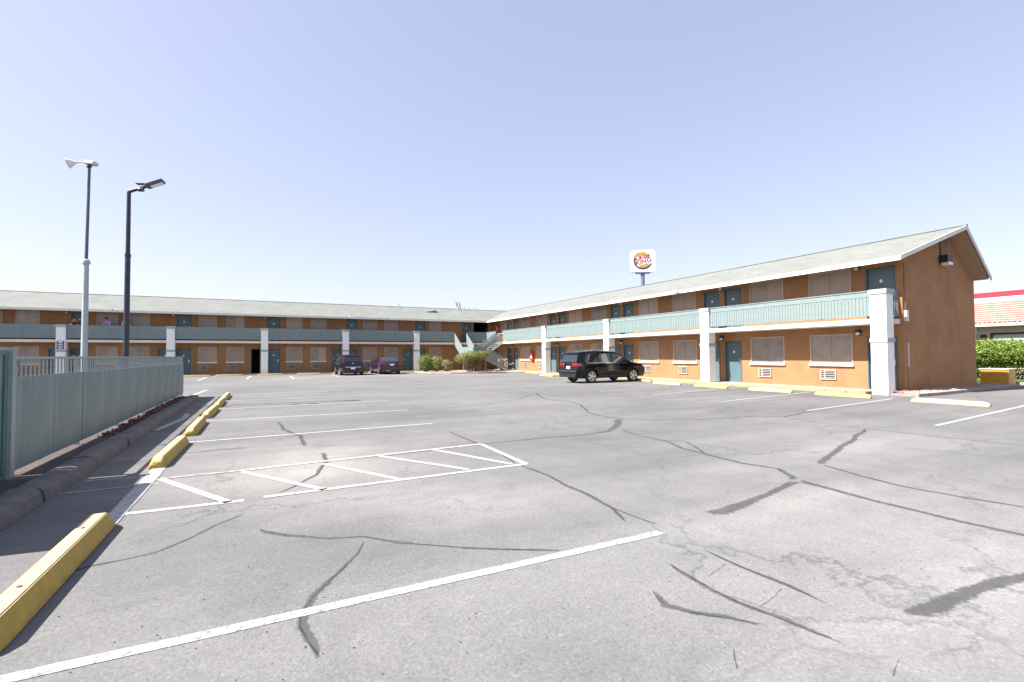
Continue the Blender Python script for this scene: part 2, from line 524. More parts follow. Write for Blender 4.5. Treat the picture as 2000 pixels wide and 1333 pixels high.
M['plate'] = plain('licence_plate', (0.72, 0.74, 0.78), 0.4)
M['signwhite'] = plain('white_sign_face', (0.80, 0.80, 0.80), 0.35, var=0.02)
M['signyellow'] = plain('yellow_sign_print', (0.42, 0.235, 0.03), 0.4, var=0.03)
M['signred'] = plain('red_sign_print', (0.26, 0.03, 0.025), 0.4, var=0.03)
M['signblue'] = plain('blue_sign_print', (0.018, 0.026, 0.085), 0.4, var=0.03)
M['signpole'] = plain('blue_grey_sign_pole', (0.10, 0.13, 0.22), 0.5)
M['skin'] = plain('skin', (0.42, 0.24, 0.16), 0.55, var=0.05)
M['hair'] = plain('dark_hair', (0.012, 0.009, 0.008), 0.5)
M['lilac'] = plain('lilac_shirt', (0.36, 0.26, 0.52), 0.85)
M['maroon'] = plain('maroon_top', (0.20, 0.02, 0.05), 0.85)
M['pale_shirt'] = plain('pale_shirt', (0.55, 0.55, 0.66), 0.85)
M['brownshirt'] = plain('brown_jacket', (0.20, 0.12, 0.05), 0.85)
M['denim'] = plain('dark_denim', (0.03, 0.04, 0.07), 0.9)
M['binbrown'] = plain('brown_bin_plastic', (0.20, 0.10, 0.05), 0.7)


# ------------------------------------------------------------------ mesh helpers
class MB:
    def __init__(self):
        self.v, self.f, self.mi, self.mats = [], [], [], []
        self.cur = 0

    def mat(self, name):
        if name not in self.mats:
            self.mats.append(name)
        self.cur = self.mats.index(name)
        return self

    def add(self, verts, faces):
        o = len(self.v)
        self.v += [tuple(p) for p in verts]
        for fc in faces:
            self.f.append(tuple(i + o for i in fc))
            self.mi.append(self.cur)
        return self

    def box(self, x0, x1, y0, y1, z0, z1, bev=0.0):
        if bev <= 0:
            v = [(x, y, z) for z in (z0, z1) for y in (y0, y1) for x in (x0, x1)]
            f = [(0, 2, 3, 1), (4, 5, 7, 6), (0, 1, 5, 4), (2, 6, 7, 3), (0, 4, 6, 2), (1, 3, 7, 5)]
            return self.add(v, f)
        bm = bmesh.new()
        bmesh.ops.create_cube(bm, size=1.0)
        for q in bm.verts:
            q.co = Vector(((x0 + x1) / 2 + q.co.x * (x1 - x0), (y0 + y1) / 2 + q.co.y * (y1 - y0), (z0 + z1) / 2 + q.co.z * (z1 - z0)))
        bmesh.ops.bevel(bm, geom=list(bm.edges), offset=bev, segments=2, affect='EDGES', profile=0.6)
        bm.verts.index_update()
        self.add([q.co[:] for q in bm.verts], [[q.index for q in fc.verts] for fc in bm.faces])
        bm.free()
        return self

    def quad(self, a, b, c, d):
        return self.add([a, b, c, d], [(0, 1, 2, 3)])

    def prism(self, poly, axis, a, b):
        """extrude a 2D polygon along axis ('x','y','z') from a to b"""
        n = len(poly)

        def P(p, t):
            return {'x': (t, p[0], p[1]), 'y': (p[0], t, p[1]), 'z': (p[0], p[1], t)}[axis]
        v = [P(p, a) for p in poly] + [P(p, b) for p in poly]
        f = [tuple(range(n))[::-1], tuple(range(n, 2 * n))]
        f += [(i, (i + 1) % n, n + (i + 1) % n, n + i) for i in range(n)]
        return self.add(v, f)

    def tube(self, pts, radii, seg=10, caps=True):
        pts = [Vector(p) for p in pts]
        if not hasattr(radii, '__len__'):
            radii = [radii] * len(pts)
        rings = []
        for i, p in enumerate(pts):
            d = (pts[min(i + 1, len(pts) - 1)] - pts[max(i - 1, 0)]).normalized()
            a = Vector((0, 0, 1)) if abs(d.z) < 0.9 else Vector((1, 0, 0))
            u = d.cross(a).normalized()
            w = d.cross(u)
            rings.append([p + (u * math.cos(t) + w * math.sin(t)) * radii[i] for t in [2 * math.pi * k / seg for k in range(seg)]])
        v = [q for r in rings for q in r]
        f = []
        for i in range(len(pts) - 1):
            for k in range(seg):
                f.append((i * seg + k, i * seg + (k + 1) % seg, (i + 1) * seg + (k + 1) % seg, (i + 1) * seg + k))
        if caps:
            f.append(tuple(range(seg))[::-1])
            f.append(tuple((len(pts) - 1) * seg + k for k in range(seg)))
        return self.add(v, f)

    def mesh(self, name, mat=None, smooth=None):
        me = bpy.data.meshes.new(name)
        me.from_pydata(self.v, [], self.f)
        if mat:
            me.materials.append(M[mat])
        else:
            for k in self.mats:
                me.materials.append(M[k])
            me.polygons.foreach_set('material_index', self.mi)
        bm = bmesh.new()
        bm.from_mesh(me)
        bmesh.ops.recalc_face_normals(bm, faces=bm.faces)
        bm.to_mesh(me)
        bm.free()
        if smooth is not None:
            me.polygons.foreach_set('use_smooth', [True] * len(me.polygons))
            me.set_sharp_from_angle(angle=math.radians(smooth))
        me.update()
        return me

    def build(self, name, mat=None, parent=None, smooth=None, loc=None, rotz=0.0):
        return link(name, self.mesh(name, mat, smooth), parent, loc, rotz)


def link(name, me, parent=None, loc=None, rotz=0.0):
    o = bpy.data.objects.new(name, me)
    COL.objects.link(o)
    if parent is not None:
        o.parent = parent
    if loc is not None:
        o.location = loc
    if rotz:
        o.rotation_euler = (0, 0, rotz)
    return o


def empty(name, loc=(0, 0, 0), rotz=0.0):
    o = bpy.data.objects.new(name, None)
    o.empty_display_size = 0.2
    COL.objects.link(o)
    o.location = loc
    o.rotation_euler = (0, 0, rotz)
    return o


def tag(o, label, cat, group=None):
    o['label'] = label
    o['category'] = cat
    if group:
        o['group'] = group
    return o


def kind(o, k, label=None, cat=None):
    o['kind'] = k
    if label:
        o['label'] = label
    if cat:
        o['category'] = cat
    return o


def text_mesh(body, size, mat, extrude=0.004, spacing=1.0, offset=0.0):
    cu = bpy.data.curves.new('txt', 'FONT')
    cu.body = body
    cu.size = size
    cu.extrude = extrude
    cu.align_x = 'CENTER'
    cu.align_y = 'CENTER'
    cu.space_character = spacing
    cu.offset = offset
    cu.resolution_u = 3
    o = bpy.data.objects.new('txt', cu)
    COL.objects.link(o)
    dg = bpy.context.evaluated_depsgraph_get()
    dg.update()
    me = bpy.data.meshes.new_from_object(o.evaluated_get(dg))
    bpy.data.objects.remove(o)
    bpy.data.curves.remove(cu)
    me.materials.clear()
    me.materials.append(M[mat])
    return me


# ------------------------------------------------------------------ ground
XW, YW = 21.2, 46.25          # wall planes of the right and the back wing
XC, YC = 19.95, 45.0          # column fronts
lot = MB().add([(-400, -60, 0), (500, -60, 0), (500, 600, 0), (-400, 600, 0)], [(0, 1, 2, 3)]).build('parking_lot', 'asphalt')
kind(lot, 'structure', 'grey weathered asphalt parking lot', None)


def ribbon(name, pts, widths, z, mat, jitter=0.25, step=0.12, parent=lot, seed=0):
    """flat strip with uneven edges along ground points"""
    rnd = random.Random(seed)
    P = [Vector((p[0], p[1], 0)) for p in pts]
    if not hasattr(widths, '__len__'):
        widths = [widths] * len(P)
    pl, wd = [], []
    for i in range(len(P) - 1):
        n = max(1, int((P[i + 1] - P[i]).length / step))
        for k in range(n):
            t = k / n
            pl.append(P[i].lerp(P[i + 1], t))
            wd.append(widths[i] * (1 - t) + widths[i + 1] * t)
    pl.append(P[-1])
    wd.append(widths[-1])
    v, f, ed = [], [], []
    off = 0.0
    for i, p in enumerate(pl):
        d = (pl[min(i + 1, len(pl) - 1)] - pl[max(i - 1, 0)])
        d.normalize()
        nrm = Vector((-d.y, d.x, 0))
        w = wd[i]
        off = off * 0.8 + rnd.uniform(-1, 1) * w * jitter
        a = w * (1 + rnd.uniform(-jitter, jitter))
        c = w * (1 + rnd.uniform(-jitter, jitter))
        v += [p + nrm * (a + off) + Vector((0, 0, z)), p + nrm * off + Vector((0, 0, z)), p - nrm * (c - off) + Vector((0, 0, z))]
        e = 1.0 if i in (0, len(pl) - 1) else 0.0
        ed += [1.0, e, 1.0]
        if i:
            b = 3 * i
            f += [(b - 3, b - 2, b + 1, b), (b - 2, b - 1, b + 2, b + 1)]
    o = MB().add(v, f).build(name, mat, parent)
    at = o.data.attributes.new('edge', 'FLOAT', 'POINT')
    at.data.foreach_set('value', ed)
    return o


def px_ribbon(name, pix, w, z, mat, jitter=0.3, seed=0, step=0.12):
    return ribbon(name, [G(*q) for q in pix], w, z, mat, jitter, step, lot, seed)


cracks = [
    ([(1047, 768.5), (1056, 776), (1065, 780), (1117, 786), (1135, 792), (1150, 806), (1170, 812), (1210, 818), (1280, 821), (1360, 820), (1480, 813), (1530, 815), (1590, 802)], 0.035),
    ([(1209, 819), (1205, 833), (1188, 843), (1140, 850), (1060, 856), (940, 868), (845, 880), (740, 893)], [0.10, 0.10, 0.06, 0.045, 0.04, 0.03, 0.02, 0.02]),
    ([(1047, 768.5), (1010, 780), (954, 790), (850, 800), (790, 803)], 0.03),
    ([(930, 742), (770, 756), (694, 762), (620, 768)], 0.05),
    ([(1215, 840), (1240, 849), (1300, 862), (1332, 876), (1388, 890), (1448, 905), (1520, 916), (1548, 932), (1556, 940)], [0.03, 0.03, 0.035, 0.05, 0.055, 0.05, 0.045, 0.06, 0.07]),
    ([(1338, 864), (1356, 872), (1378, 887)], 0.025),
    ([(1556, 940), (1532, 950), (1496, 966), (1456, 984), (1388, 1006)], [0.07, 0.055, 0.05, 0.07, 0.10]),
    ([(1556, 938), (1620, 954), (1700, 976), (1800, 1000), (1880, 1020), (2000, 1046), (2100, 1068)], [0.08, 0.06, 0.05, 0.05, 0.05, 0.04, 0.04]),
    ([(1690, 838), (1684, 846), (1644, 872), (1604, 908)], [0.03, 0.05, 0.06, 0.06]),
    ([(1604, 908), (1680, 930), (1760, 950), (1880, 972), (2020, 994)], 0.035),
    ([(1530, 815), (1600, 826), (1695, 838), (1800, 850), (2000, 871)], 0.022),
    ([(122, 1124), (175, 1106), (255, 1091), (297, 1082), (367, 1054), (420, 1026), (480, 1003)], [0.03, 0.024, 0.017, 0.015, 0.018, 0.02, 0.014]),
    ([(500, 1035), (560, 1046), (640, 1052), (712, 1048), (780, 1060), (880, 1068), (960, 1073), (1100, 1075)], [0.03, 0.028, 0.014, 0.014, 0.022, 0.016, 0.024, 0.02]),
    ([(712, 1056), (700, 1080), (672, 1110), (640, 1140), (612, 1165), (590, 1200), (585, 1222), (600, 1250), (625, 1290)], [0.008, 0.013, 0.022, 0.026, 0.028, 0.03, 0.035, 0.035, 0.02]),
    ([(1013, 909), (1069, 928), (1107, 949), (1160, 973), (1195, 993), (1226, 1022)], [0.03, 0.03, 0.035, 0.035, 0.03, 0.02]),
    ([(1190, 990), (1240, 1010), (1292, 1028)], 0.012),
    ([(1300, 1098), (1348, 1128), (1392, 1152), (1440, 1176), (1520, 1208), (1580, 1232), (1660, 1262)], [0.02, 0.026, 0.02, 0.022, 0.03, 0.025, 0.015]),
    ([(1270, 1150), (1300, 1182), (1350, 1196), (1420, 1206), (1500, 1222)], [0.02, 0.04, 0.035, 0.03, 0.02]),
    ([(1370, 1072), (1440, 1104), (1530, 1140), (1620, 1182)], [0.012, 0.022, 0.026, 0.014]),
    ([(1768, 1204), (1790, 1196), (1830, 1184), (1850, 1172), (1900, 1150), (1960, 1134), (2050, 1116)], [0.035, 0.062, 0.075, 0.072, 0.062, 0.06, 0.05]),
    ([(628, 884), (638, 900), (620, 928), (580, 948), (545, 964)], [0.035, 0.04, 0.035, 0.025, 0.02]),
    ([(544, 824), (556, 840), (588, 852), (592, 872)], [0.03, 0.05, 0.05, 0.04]),
    ([(875, 843), (905, 856), (935, 868)], 0.025),
    ([(940, 868), (975, 885), (1008, 906)], 0.02),
    ([(345, 888), (420, 880), (490, 874)], 0.03),
    ([(1440, 790), (1530, 780), (1600, 775)], 0.03),
    ([(500, 781), (560, 776), (640, 772)], 0.06),
]
for i, (pp, w) in enumerate(cracks):
    wl_ = [q * 1.25 for q in w] if hasattr(w, '__len__') else [w * 1.25] * len(pp)
    px_ribbon('crack_seal', pp, wl_, 0.0015, 'seal', 0.12 if max(wl_) > 0.08 else 0.25, i, 0.11)
    if max(wl_) < 0.075:
        px_ribbon('crack_core', pp, [max(0.006, q * 0.16) for q in wl_], 0.0026, 'hairline', 0.8, 400 + i, 0.06)
for i, pp in enumerate([[(1480, 1188), (1498, 1176), (1516, 1164), (1520, 1156), (1526, 1148)], [(1420, 1100), (1405, 1112), (1380, 1128)],
                        [(1432, 1264), (1434, 1285), (1440, 1312)], [(1756, 1284), (1752, 1300), (1744, 1325)], [(910, 1174), (940, 1180), (955, 1183)],
                        [(255, 1091), (330, 1070), (420, 1027)], [(505, 1036), (640, 1053), (712, 1049), (850, 1066)]]):
    px_ribbon('hairline_crack', pp, 0.0038, 0.0026, 'hairline', 0.7, 90 + i, 0.03)

LW = 0.044
lines = [
    ((-60, 1343), (1290, 1041), LW, 'line'),
    ((364, 865), (844, 827.5), LW, 'line'), ((404, 823), (797, 801.5), LW, 'line'), ((432, 800), (757, 783), LW, 'line'),
    ((452, 783.5), (724, 771), LW, 'line'), ((462, 771.5), (640, 763), LW, 'line_worn'),
    ((205, 1009), (478, 978), LW, 'line'), ((515, 972), (1028, 907), LW, 'line'),
    ((312, 936), (470, 920), LW, 'line_worn'), ((470, 920), (940, 868), LW, 'line'), ((940, 868), (1028, 907), LW, 'line'),
    ((312, 936), (447, 982), LW, 'line'), ((472, 922), (635, 957), LW, 'line'), ((632, 907), (785, 938), LW, 'line'),
    ((742, 892), (915, 918), LW, 'line'), ((848, 879), (1000, 907), LW, 'line'),
    ((1828, 832), (2010, 791), LW, 'line'), ((1575, 803), (1745, 779), LW, 'line'), ((1410, 785), (1580, 766.5), LW, 'line'),
    ((1275, 772), (1450, 756), LW, 'line'), ((1170, 765), (1330, 751.5), LW, 'line_worn'),
    ((376, 773), (404, 762), 0.06, 'line'), ((386, 744), (404, 737), 0.07, 'line'), ((482, 741), (490, 735), 0.07, 'line'),
    ((566, 735), (573, 740), 0.07, 'line'), ((648, 732), (660, 737), 0.07, 'line_worn'),
    ((30, 975), (310, 945), 0.025, 'line_worn'),
]
for i, (a, b, w, mt) in enumerate(lines):
    ribbon('painted_line', [G(*a), G(*b)], w, 0.0036 + 0.0006 * (i % 5), mt, 0.05, 0.25, lot, 200 + i)
ribbon('painted_line', [(-1.24, 5.35), (-1.24, 8.1)], 0.075, 0.0068, 'line', 0.06, 0.25, lot, 300)
ribbon('painted_line', [(-1.96, 12.2), (-1.72, 14.2), (-1.78, 15.4)], 0.06, 0.0068, 'line', 0.1, 0.25, lot, 301)


gr_ = random.Random(77)
grit_pts = []
while len(grit_pts) < 900:
    q = (gr_.uniform(-1.2, 9), gr_.uniform(1.6, 9), 0.003)
    if gr_.random() < 1.5 / (q[1] - .6):
        grit_pts.append(q)

# ---- left strip: kerb stones, soil, lava rock
strip = MB().box(-3.9, -2.28, 2.0, 20.35, -0.05, 0.085).build('planting_strip', 'dirt')
kind(strip, 'structure')
kerb = empty('kerb', (-2.16, 2, 0))
kind(kerb, 'structure')
kprof = [(-0.15, 0.0), (-0.15, 0.14), (-0.10, 0.165), (0.04, 0.165), (0.10, 0.15), (0.13, 0.11), (0.15, 0.0)]
y = 2.0
rk = random.Random(3)
while y < 20.3:
    ln = rk.choice((1.2, 1.75, 1.8))
    e = min(y + ln, 20.4)
    mb = MB()
    nseg = 6
    prof_list = []
    for k in range(nseg + 1):
        yy = y + 0.012 + (e - y - 0.024) * k / nseg
        prof_list.append([(px + rk.uniform(-.006, .006), yy - y, pz + (rk.uniform(-.006, .006) if pz > 0 else 0)) for px, pz in kprof])
    n = len(kprof)
    mb.add([q for r in prof_list for q in r], [(k * n + i, k * n + i + 1, (k + 1) * n + i + 1, (k + 1) * n + i) for k in range(nseg) for i in range(n - 1)] + [tuple(range(n)), tuple(nseg * n + i for i in range(n))])
    o = mb.build('kerb_stone', 'kerb_dark', kerb, 35, (rk.uniform(-.012, .012), y - 2.0, rk.uniform(-0.008, 0.004)))
    y = e


def pebbles(name, pts, smin, smax, mat, seed, parent=None):
    rnd = random.Random(seed)
    base = [(1, 0, 0), (-1, 0, 0), (0, 1, 0), (0, -1, 0), (0, 0, 1), (0, 0, -1)]
    fc = [(0, 2, 4), (2, 1, 4), (1, 3, 4), (3, 0, 4), (2, 0, 5), (1, 2, 5), (3, 1, 5), (0, 3, 5)]
    mb = MB()
    for p in pts:
        s = rnd.uniform(smin, smax)
        q = Quaternion((rnd.random(), rnd.random(), rnd.random(), rnd.random())).normalized()
        mb.add([Vector(p) + q @ Vector((b[0] * s * rnd.uniform(.7, 1.2), b[1] * s * rnd.uniform(.7, 1.2), b[2] * s * .75)) for b in base], fc)
    return mb.build(name, mat, parent)


rr = random.Random(5)
kind(pebbles('grit', grit_pts, 0.0025, 0.007, 'kerb_dark', 78), 'stuff', 'loose grit scattered over the near asphalt', 'grit')
lava = pebbles('lava_rock', [(rr.uniform(-2.62, -2.34), rr.uniform(11, 20.2) if rr.random() < 0.25 else rr.uniform(15, 20.25), 0.10 + rr.uniform(0, .03)) for _ in range(1100)], 0.018, 0.045, 'lava', 6)
kind(lava, 'stuff', 'dark red lava rock along the foot of the fence', 'rocks')

# ------------------------------------------------------------------ fence on the left
fence = empty('boundary_fence', (-2.69, 7.95, 0.085))
tag(fence, 'grey green sheet fence with iron pickets showing along its top', 'fence')
FX = 0.0
Y0f, Y1f = 7.95, 21.72
yy = Y0f
rf = random.Random(12)
k = 0
while yy < Y1f - 0.05:
    w = min(1.22, Y1f - yy)
    n = 10
    top0, top1 = 1.272 - 0.002 * (yy - Y0f), 1.272 - 0.002 * (yy + w - Y0f)
    mb = MB()
    vs, fs = [], []
    amp = rf.uniform(0.004, 0.012)
    for sgn in (0, 1):
        for i in range(n + 1):
            t = i / n
            bow = amp * math.sin(t * math.pi) + rf.choice((0.0, 0.002, 0.004))
            for zz in (0.145, 0.5, 0.9, top0 + (top1 - top0) * t):
                x = 0.02 + bow * (1.2 - abs(zz - .7)) + (0.012 if sgn else 0)
                vs.append((x, 0.004 + (w - 0.008) * t, zz - 0.085))
    N = (n + 1) * 4
    for sgn in (0, 1):
        for i in range(n):
            for j in range(3):
                a = sgn * N + i * 4 + j
                fs.append((a, a + 4, a + 5, a + 1))
    for i in range(n):
        fs.append((i * 4 + 3, i * 4 + 7, N + i * 4 + 7, N + i * 4 + 3))
        fs.append((i * 4, i * 4 + 4, N + i * 4 + 4, N + i * 4))
    for i in (0, n):
        for j in range(3):
            fs.append((i * 4 + j, i * 4 + j + 1, N + i * 4 + j + 1, N + i * 4 + j))
    mb.add(vs, fs).build('fence_sheet', 'fence', fence, 30, (rf.uniform(-.002, .004), yy - Y0f, 0))
    yy += w
    k += 1
picket_me = MB().box(-0.009, 0.009, -0.009, 0.009, 0.13, 1.405).mesh('picket', 'fence_iron')
yy = Y0f + 0.10
while yy < Y1f - 0.06:
    link('picket', picket_me, fence, (0, yy - Y0f, 0))
    yy += 0.135
for zz in (0.18, 1.415):
    MB().box(-0.018, 0.018, 0.0, Y1f - Y0f, zz - 0.017, zz + 0.017).build('fence_rail', 'fence_iron', fence)
post_me = MB().box(-0.03, 0.03, -0.03, 0.03, -0.05, 1.43).mesh('fence_post', 'fence_iron')
for yy in (0.03, 2.4, 4.85, 7.3, 9.75, 12.2, 13.74):
    link('fence_post', post_me, fence, (-0.025, yy, 0))
# taller gate beside it
gate = empty('entrance_gate', (-2.69, 7.9, 0.0))
tag(gate, 'dark teal framed gate with a post at the photo\'s left edge', 'gate')
MB().box(-0.05, 0.055, -0.11, 0.0, 0, 1.60).build('gate_post', 'fence_iron', gate)
MB().box(-0.055, 0.06, -0.115, 0.005, 1.60, 1.625).build('post_cap', 'fence_iron', gate)
MB().box(-0.02, 0.0, -2.6, -0.20, 0.12, 1.56).build('gate_sheet', 'fence', gate)
MB().box(-0.03, 0.02, -2.7, -0.55, 1.587, 1.80).build('gate_header', 'gate', gate)
for nm, bx in (('gate_frame', (-0.03, 0.02, -0.20, -0.125, 0.08, 1.58)), ('gate_frame', (-0.03, 0.02, -2.7, -2.6, 0.08, 1.58)), ('gate_rail', (-0.028, 0.018, -2.6, -0.20, 1.53, 1.585)), ('gate_rail', (-0.028, 0.018, -2.6, -0.20, 0.08, 0.14))):
    MB().box(*bx).build(nm, 'gate', gate)
MB().box(-0.02, 0.06, 0.0, 0.06, 1.40, 1.46).box(0.0, 0.03, 0.0, 0.14, 1.44, 1.465).build('latch', 'gate', gate)

# ------------------------------------------------------------------ wheel stops


def stop_mesh(mat, L2=0.915, h=0.13, wx=1.0):
    sec = [(-0.085 * wx, 0), (-0.08 * wx, 0.05), (-0.045 * wx, h), (0.045 * wx, h), (0.08 * wx, 0.05), (0.085 * wx, 0)]
    ys = [(-L2, 0.0, 0.5), (-L2 + 0.015, 0.0, 0.66), (-L2 + 0.11, 0, 1.0), (L2 - 0.11, 0, 1.0), (L2 - 0.015, 0, 0.66), (L2, 0, 0.5)]
    v = []
    for yv, _, s in ys:
        for px, pz in sec:
            v.append((px * (0.75 + 0.25 * s), yv, pz * s))
    n = len(sec)
    f = [(i * n + j, i * n + j + 1, (i + 1) * n + j + 1, (i + 1) * n + j) for i in range(len(ys) - 1) for j in range(n - 1)]
    f += [tuple(range(n)), tuple((len(ys) - 1) * n + j for j in range(n))]
    f += [(i * n, (i + 1) * n, (i + 1) * n + n - 1, i * n + n - 1) for i in range(len(ys) - 1)]
    bm = bmesh.new()
    bv = [bm.verts.new(p) for p in v]
    for q in f:
        bm.faces.new([bv[i] for i in q])
    bmesh.ops.recalc_face_normals(bm, faces=bm.faces)
    bmesh.ops.bevel(bm, geom=list(bm.edges), offset=0.007, segments=2, affect='EDGES')
    me = bpy.data.meshes.new('wheel_stop')
    bm.to_mesh(me)
    bm.free()
    me.materials.append(M[mat])
    if mat == 'stop_yellow':
        me.materials.append(M['stop_top'])
        for pf in me.polygons:
            if pf.normal.z > 0.75:
                pf.material_index = 1
    me.polygons.foreach_set('use_smooth', [True] * len(me.polygons))
    me.set_sharp_from_angle(angle=math.radians(40))
    return me


STOPY, STOPC, STOPR = stop_mesh('stop_yellow', 1.075, 0.15, 1.22), stop_mesh('stop_cream'), stop_mesh('stop_pale')
bolt_me = MB().tube([(0, 0, 0), (0, 0, 0.006)], 0.014, 8).mesh('anchor_bolt', 'bolt')


def wheel_stop(me, x, yv, rz, label, grp):
    o = link('wheel_stop', me, None, (x, yv, 0), rz)
    tag(o, label, 'wheel stop', grp)
    for s in (-0.55, 0.55):
        link('anchor_bolt', bolt_me, o, (0, s, 0.1495 if me is STOPY else 0.1295))
    return o


left_lab = ['large bright yellow wheel stop cut off by the left edge, nearest of all',
            'yellow wheel stop at the foot of the hatched bay, second nearest along the fence',
            'yellow wheel stop, third counted from the nearest along the fence',
            'yellow wheel stop, fourth counted from the nearest along the fence',
            'small yellow wheel stop next to last in the row by the fence',
            'farthest and smallest yellow wheel stop of the row by the fence']
for i, yv in enumerate((4.47, 9.12, 12.1, 15.05, 17.85, 20.5)):
    wheel_stop(STOPY, -1.27 + 0.012 * i, yv, random.uniform(-.02, .02), left_lab[i], 'wheel stops by the fence')
for x, yv, me, rz, lb in [(17.95, 6.98, STOPC, 0.02, 'pale wheel stop in front of the pink gravel bed'),
                          (18.0, 9.98, STOPR, 0.0, 'yellow wheel stop ending at the nearest white column'),
                          (18.05, 12.75, STOPC, 0.015, 'pale wheel stop between the two nearest columns of the right wing'),
                          (18.05, 15.65, STOPR, -0.01, 'yellow wheel stop beneath the second white column of the right wing'),
                          (18.05, 18.35, STOPC, 0.01, 'pale wheel stop just right of the black car'),
                          (18.98, 21.35, STOPR, 0.0, 'yellow wheel stop under the nose of the black car'),
                          (18.05, 26.9, STOPC, 0.01, 'pale wheel stop just left of the black car'),
                          (18.05, 30.0, STOPR, 0.0, 'small wheel stop between the black car and the stairs')]:
    wheel_stop(me, x, yv, rz, lb, 'wheel stops along the right wing')
for x, me, lb in [(-4.55, STOPR, 'yellow wheel stop beside the far end of the fence'),
                  (-2.4, STOPC, 'pale wheel stop below the two windows right of the fence end'),
                  (0.48, STOPR, 'yellow wheel stop by the open dark doorway'),
                  (3.35, STOPC, 'pale wheel stop left of the dark hatchback'),
                  (6.2, STOPR, 'yellow wheel stop in front of the dark hatchback'),
                  (9.15, STOPC, 'pale wheel stop in front of the purple sedan'),
                  (11.9, STOPR, 'yellow wheel stop right of the purple sedan')]:
    wheel_stop(me, x, 43.75 + (0.5 if 5 < x < 10 else 0), math.pi / 2 + random.uniform(-.015, .015), lb, 'wheel stops along the back wing')

# ------------------------------------------------------------------ walkways and beds
wk = MB().mat('concrete').box(19.85, 21.3, 10.12, 46.3, -0.05, 0.10)
wk.mat('kerb_yellow').box(19.72, 19.847, 10.12, 36.4, -0.05, 0.104)
kind(wk.build('walkway'), 'structure')
wk = MB().mat('concrete').box(-30, 19.84, 44.75, 46.3, -0.05, 0.098)
wk.mat('kerb_yellow').box(-30, 12.2, 44.62, 44.747, -0.05, 0.102)
kind(wk.build('walkway'), 'structure')
isl = [(12.4, 44.74), (12.25, 41.6), (12.7, 39.6), (13.9, 38.2), (16.0, 37.5), (18.4, 37.2), (19.72, 36.45), (19.84, 36.45), (19.84, 44.74)]
kind(MB().prism(isl, 'z', -0.05, 0.085).build('planting_island', 'gravel_bed'), 'structure')
# island edging
ie = MB()
for a, b in zip(isl[:6], isl[1:7]):
    d = Vector((b[0] - a[0], b[1] - a[1], 0)).normalized()
    nn = Vector((d.y, -d.x, 0)) * 0.13
    if nn.dot(Vector((16 - a[0], 42 - a[1], 0))) > 0:
        nn = -nn
    A, B = Vector((*a, 0)), Vector((*b, 0))
    ie.prism([(A.x, A.y), (B.x, B.y), (B.x + nn.x, B.y + nn.y), (A.x + nn.x, A.y + nn.y)], 'z', -0.05, 0.115)
kind(ie.build('island_kerb', 'concrete'), 'structure')
# gravel bed at the gable end
gb = [(20.05, 9.5), (20.05, 8.75), (22.0, 8.72), (30.2, 9.35), (30.2, 11.0), (27.4, 11.0), (27.1, 9.53)]
kind(MB().prism(gb, 'z', -0.05, 0.06).build('gravel_bed', 'gravel_bed'), 'structure')
pts = []
for _ in range(5200):
    x = rr.uniform(20.3, 30)
    ylo = 8.74 + max(0, (x - 22)) * 0.077
    yy = rr.uniform(ylo, 9.5 if x < 27.1 else 10.9)
    t = (yy - ylo) / (9.5 - ylo)
    pts.append((x, yy, 0.06 + 0.10 * max(0, min(1, t)) * (1 if x < 27 else .3) * rr.random()))
kind(pebbles('gravel', pts, 0.018, 0.04, 'gravel', 8), 'stuff', 'pink gravel heaped along the foot of the gable wall', 'gravel')
gk = empty('gravel_kerb', (20.0, 8.66, 0))
kind(gk, 'structure')
for i in range(6):
    a, b = 20.0 + i * 1.7, 20.0 + (i + 1) * 1.7 - 0.015
    ya, yb = 8.66 + max(0, a - 22) * 0.077, 8.66 + max(0, b - 22) * 0.077
    MB().prism([(a - 20, ya - 8.66 - .07), (b - 20, yb - 8.66 - .07), (b - 20, yb - 8.66 + .06), (a - 20, ya - 8.66 + .06)], 'z', -0.05, 0.105).build('kerb_stone', 'concrete', gk)

# ------------------------------------------------------------------ motel building
motel = empty('motel_building', (XW, YW, 0))
tag(motel, 'two storey L shaped orange motel with teal balcony rails and white columns', 'motel')
MO = Vector((XW, YW, 0))
RZ = {'L': 0.0, 'R': -math.pi / 2}


def put(name, me, wing, s, out=0.0, z=0.0, parent=None):
    """place a part built with x along the wall and -y outward"""
    if wing == 'L':
        loc = Vector((s, YW - out, z))
    else:
        loc = Vector((XW - out, s, z))
    return link(name, me, motel, loc - MO, RZ[wing])


def sub(name, me, parent, loc=(0, 0, 0)):
    return link(name, me, parent, loc)


ZL, ZU = 0.10, 2.78       # floors
DOOR_W, DOOR_H = 0.98, 2.06
UP = 2.66                 # height offset lower -> upper windows

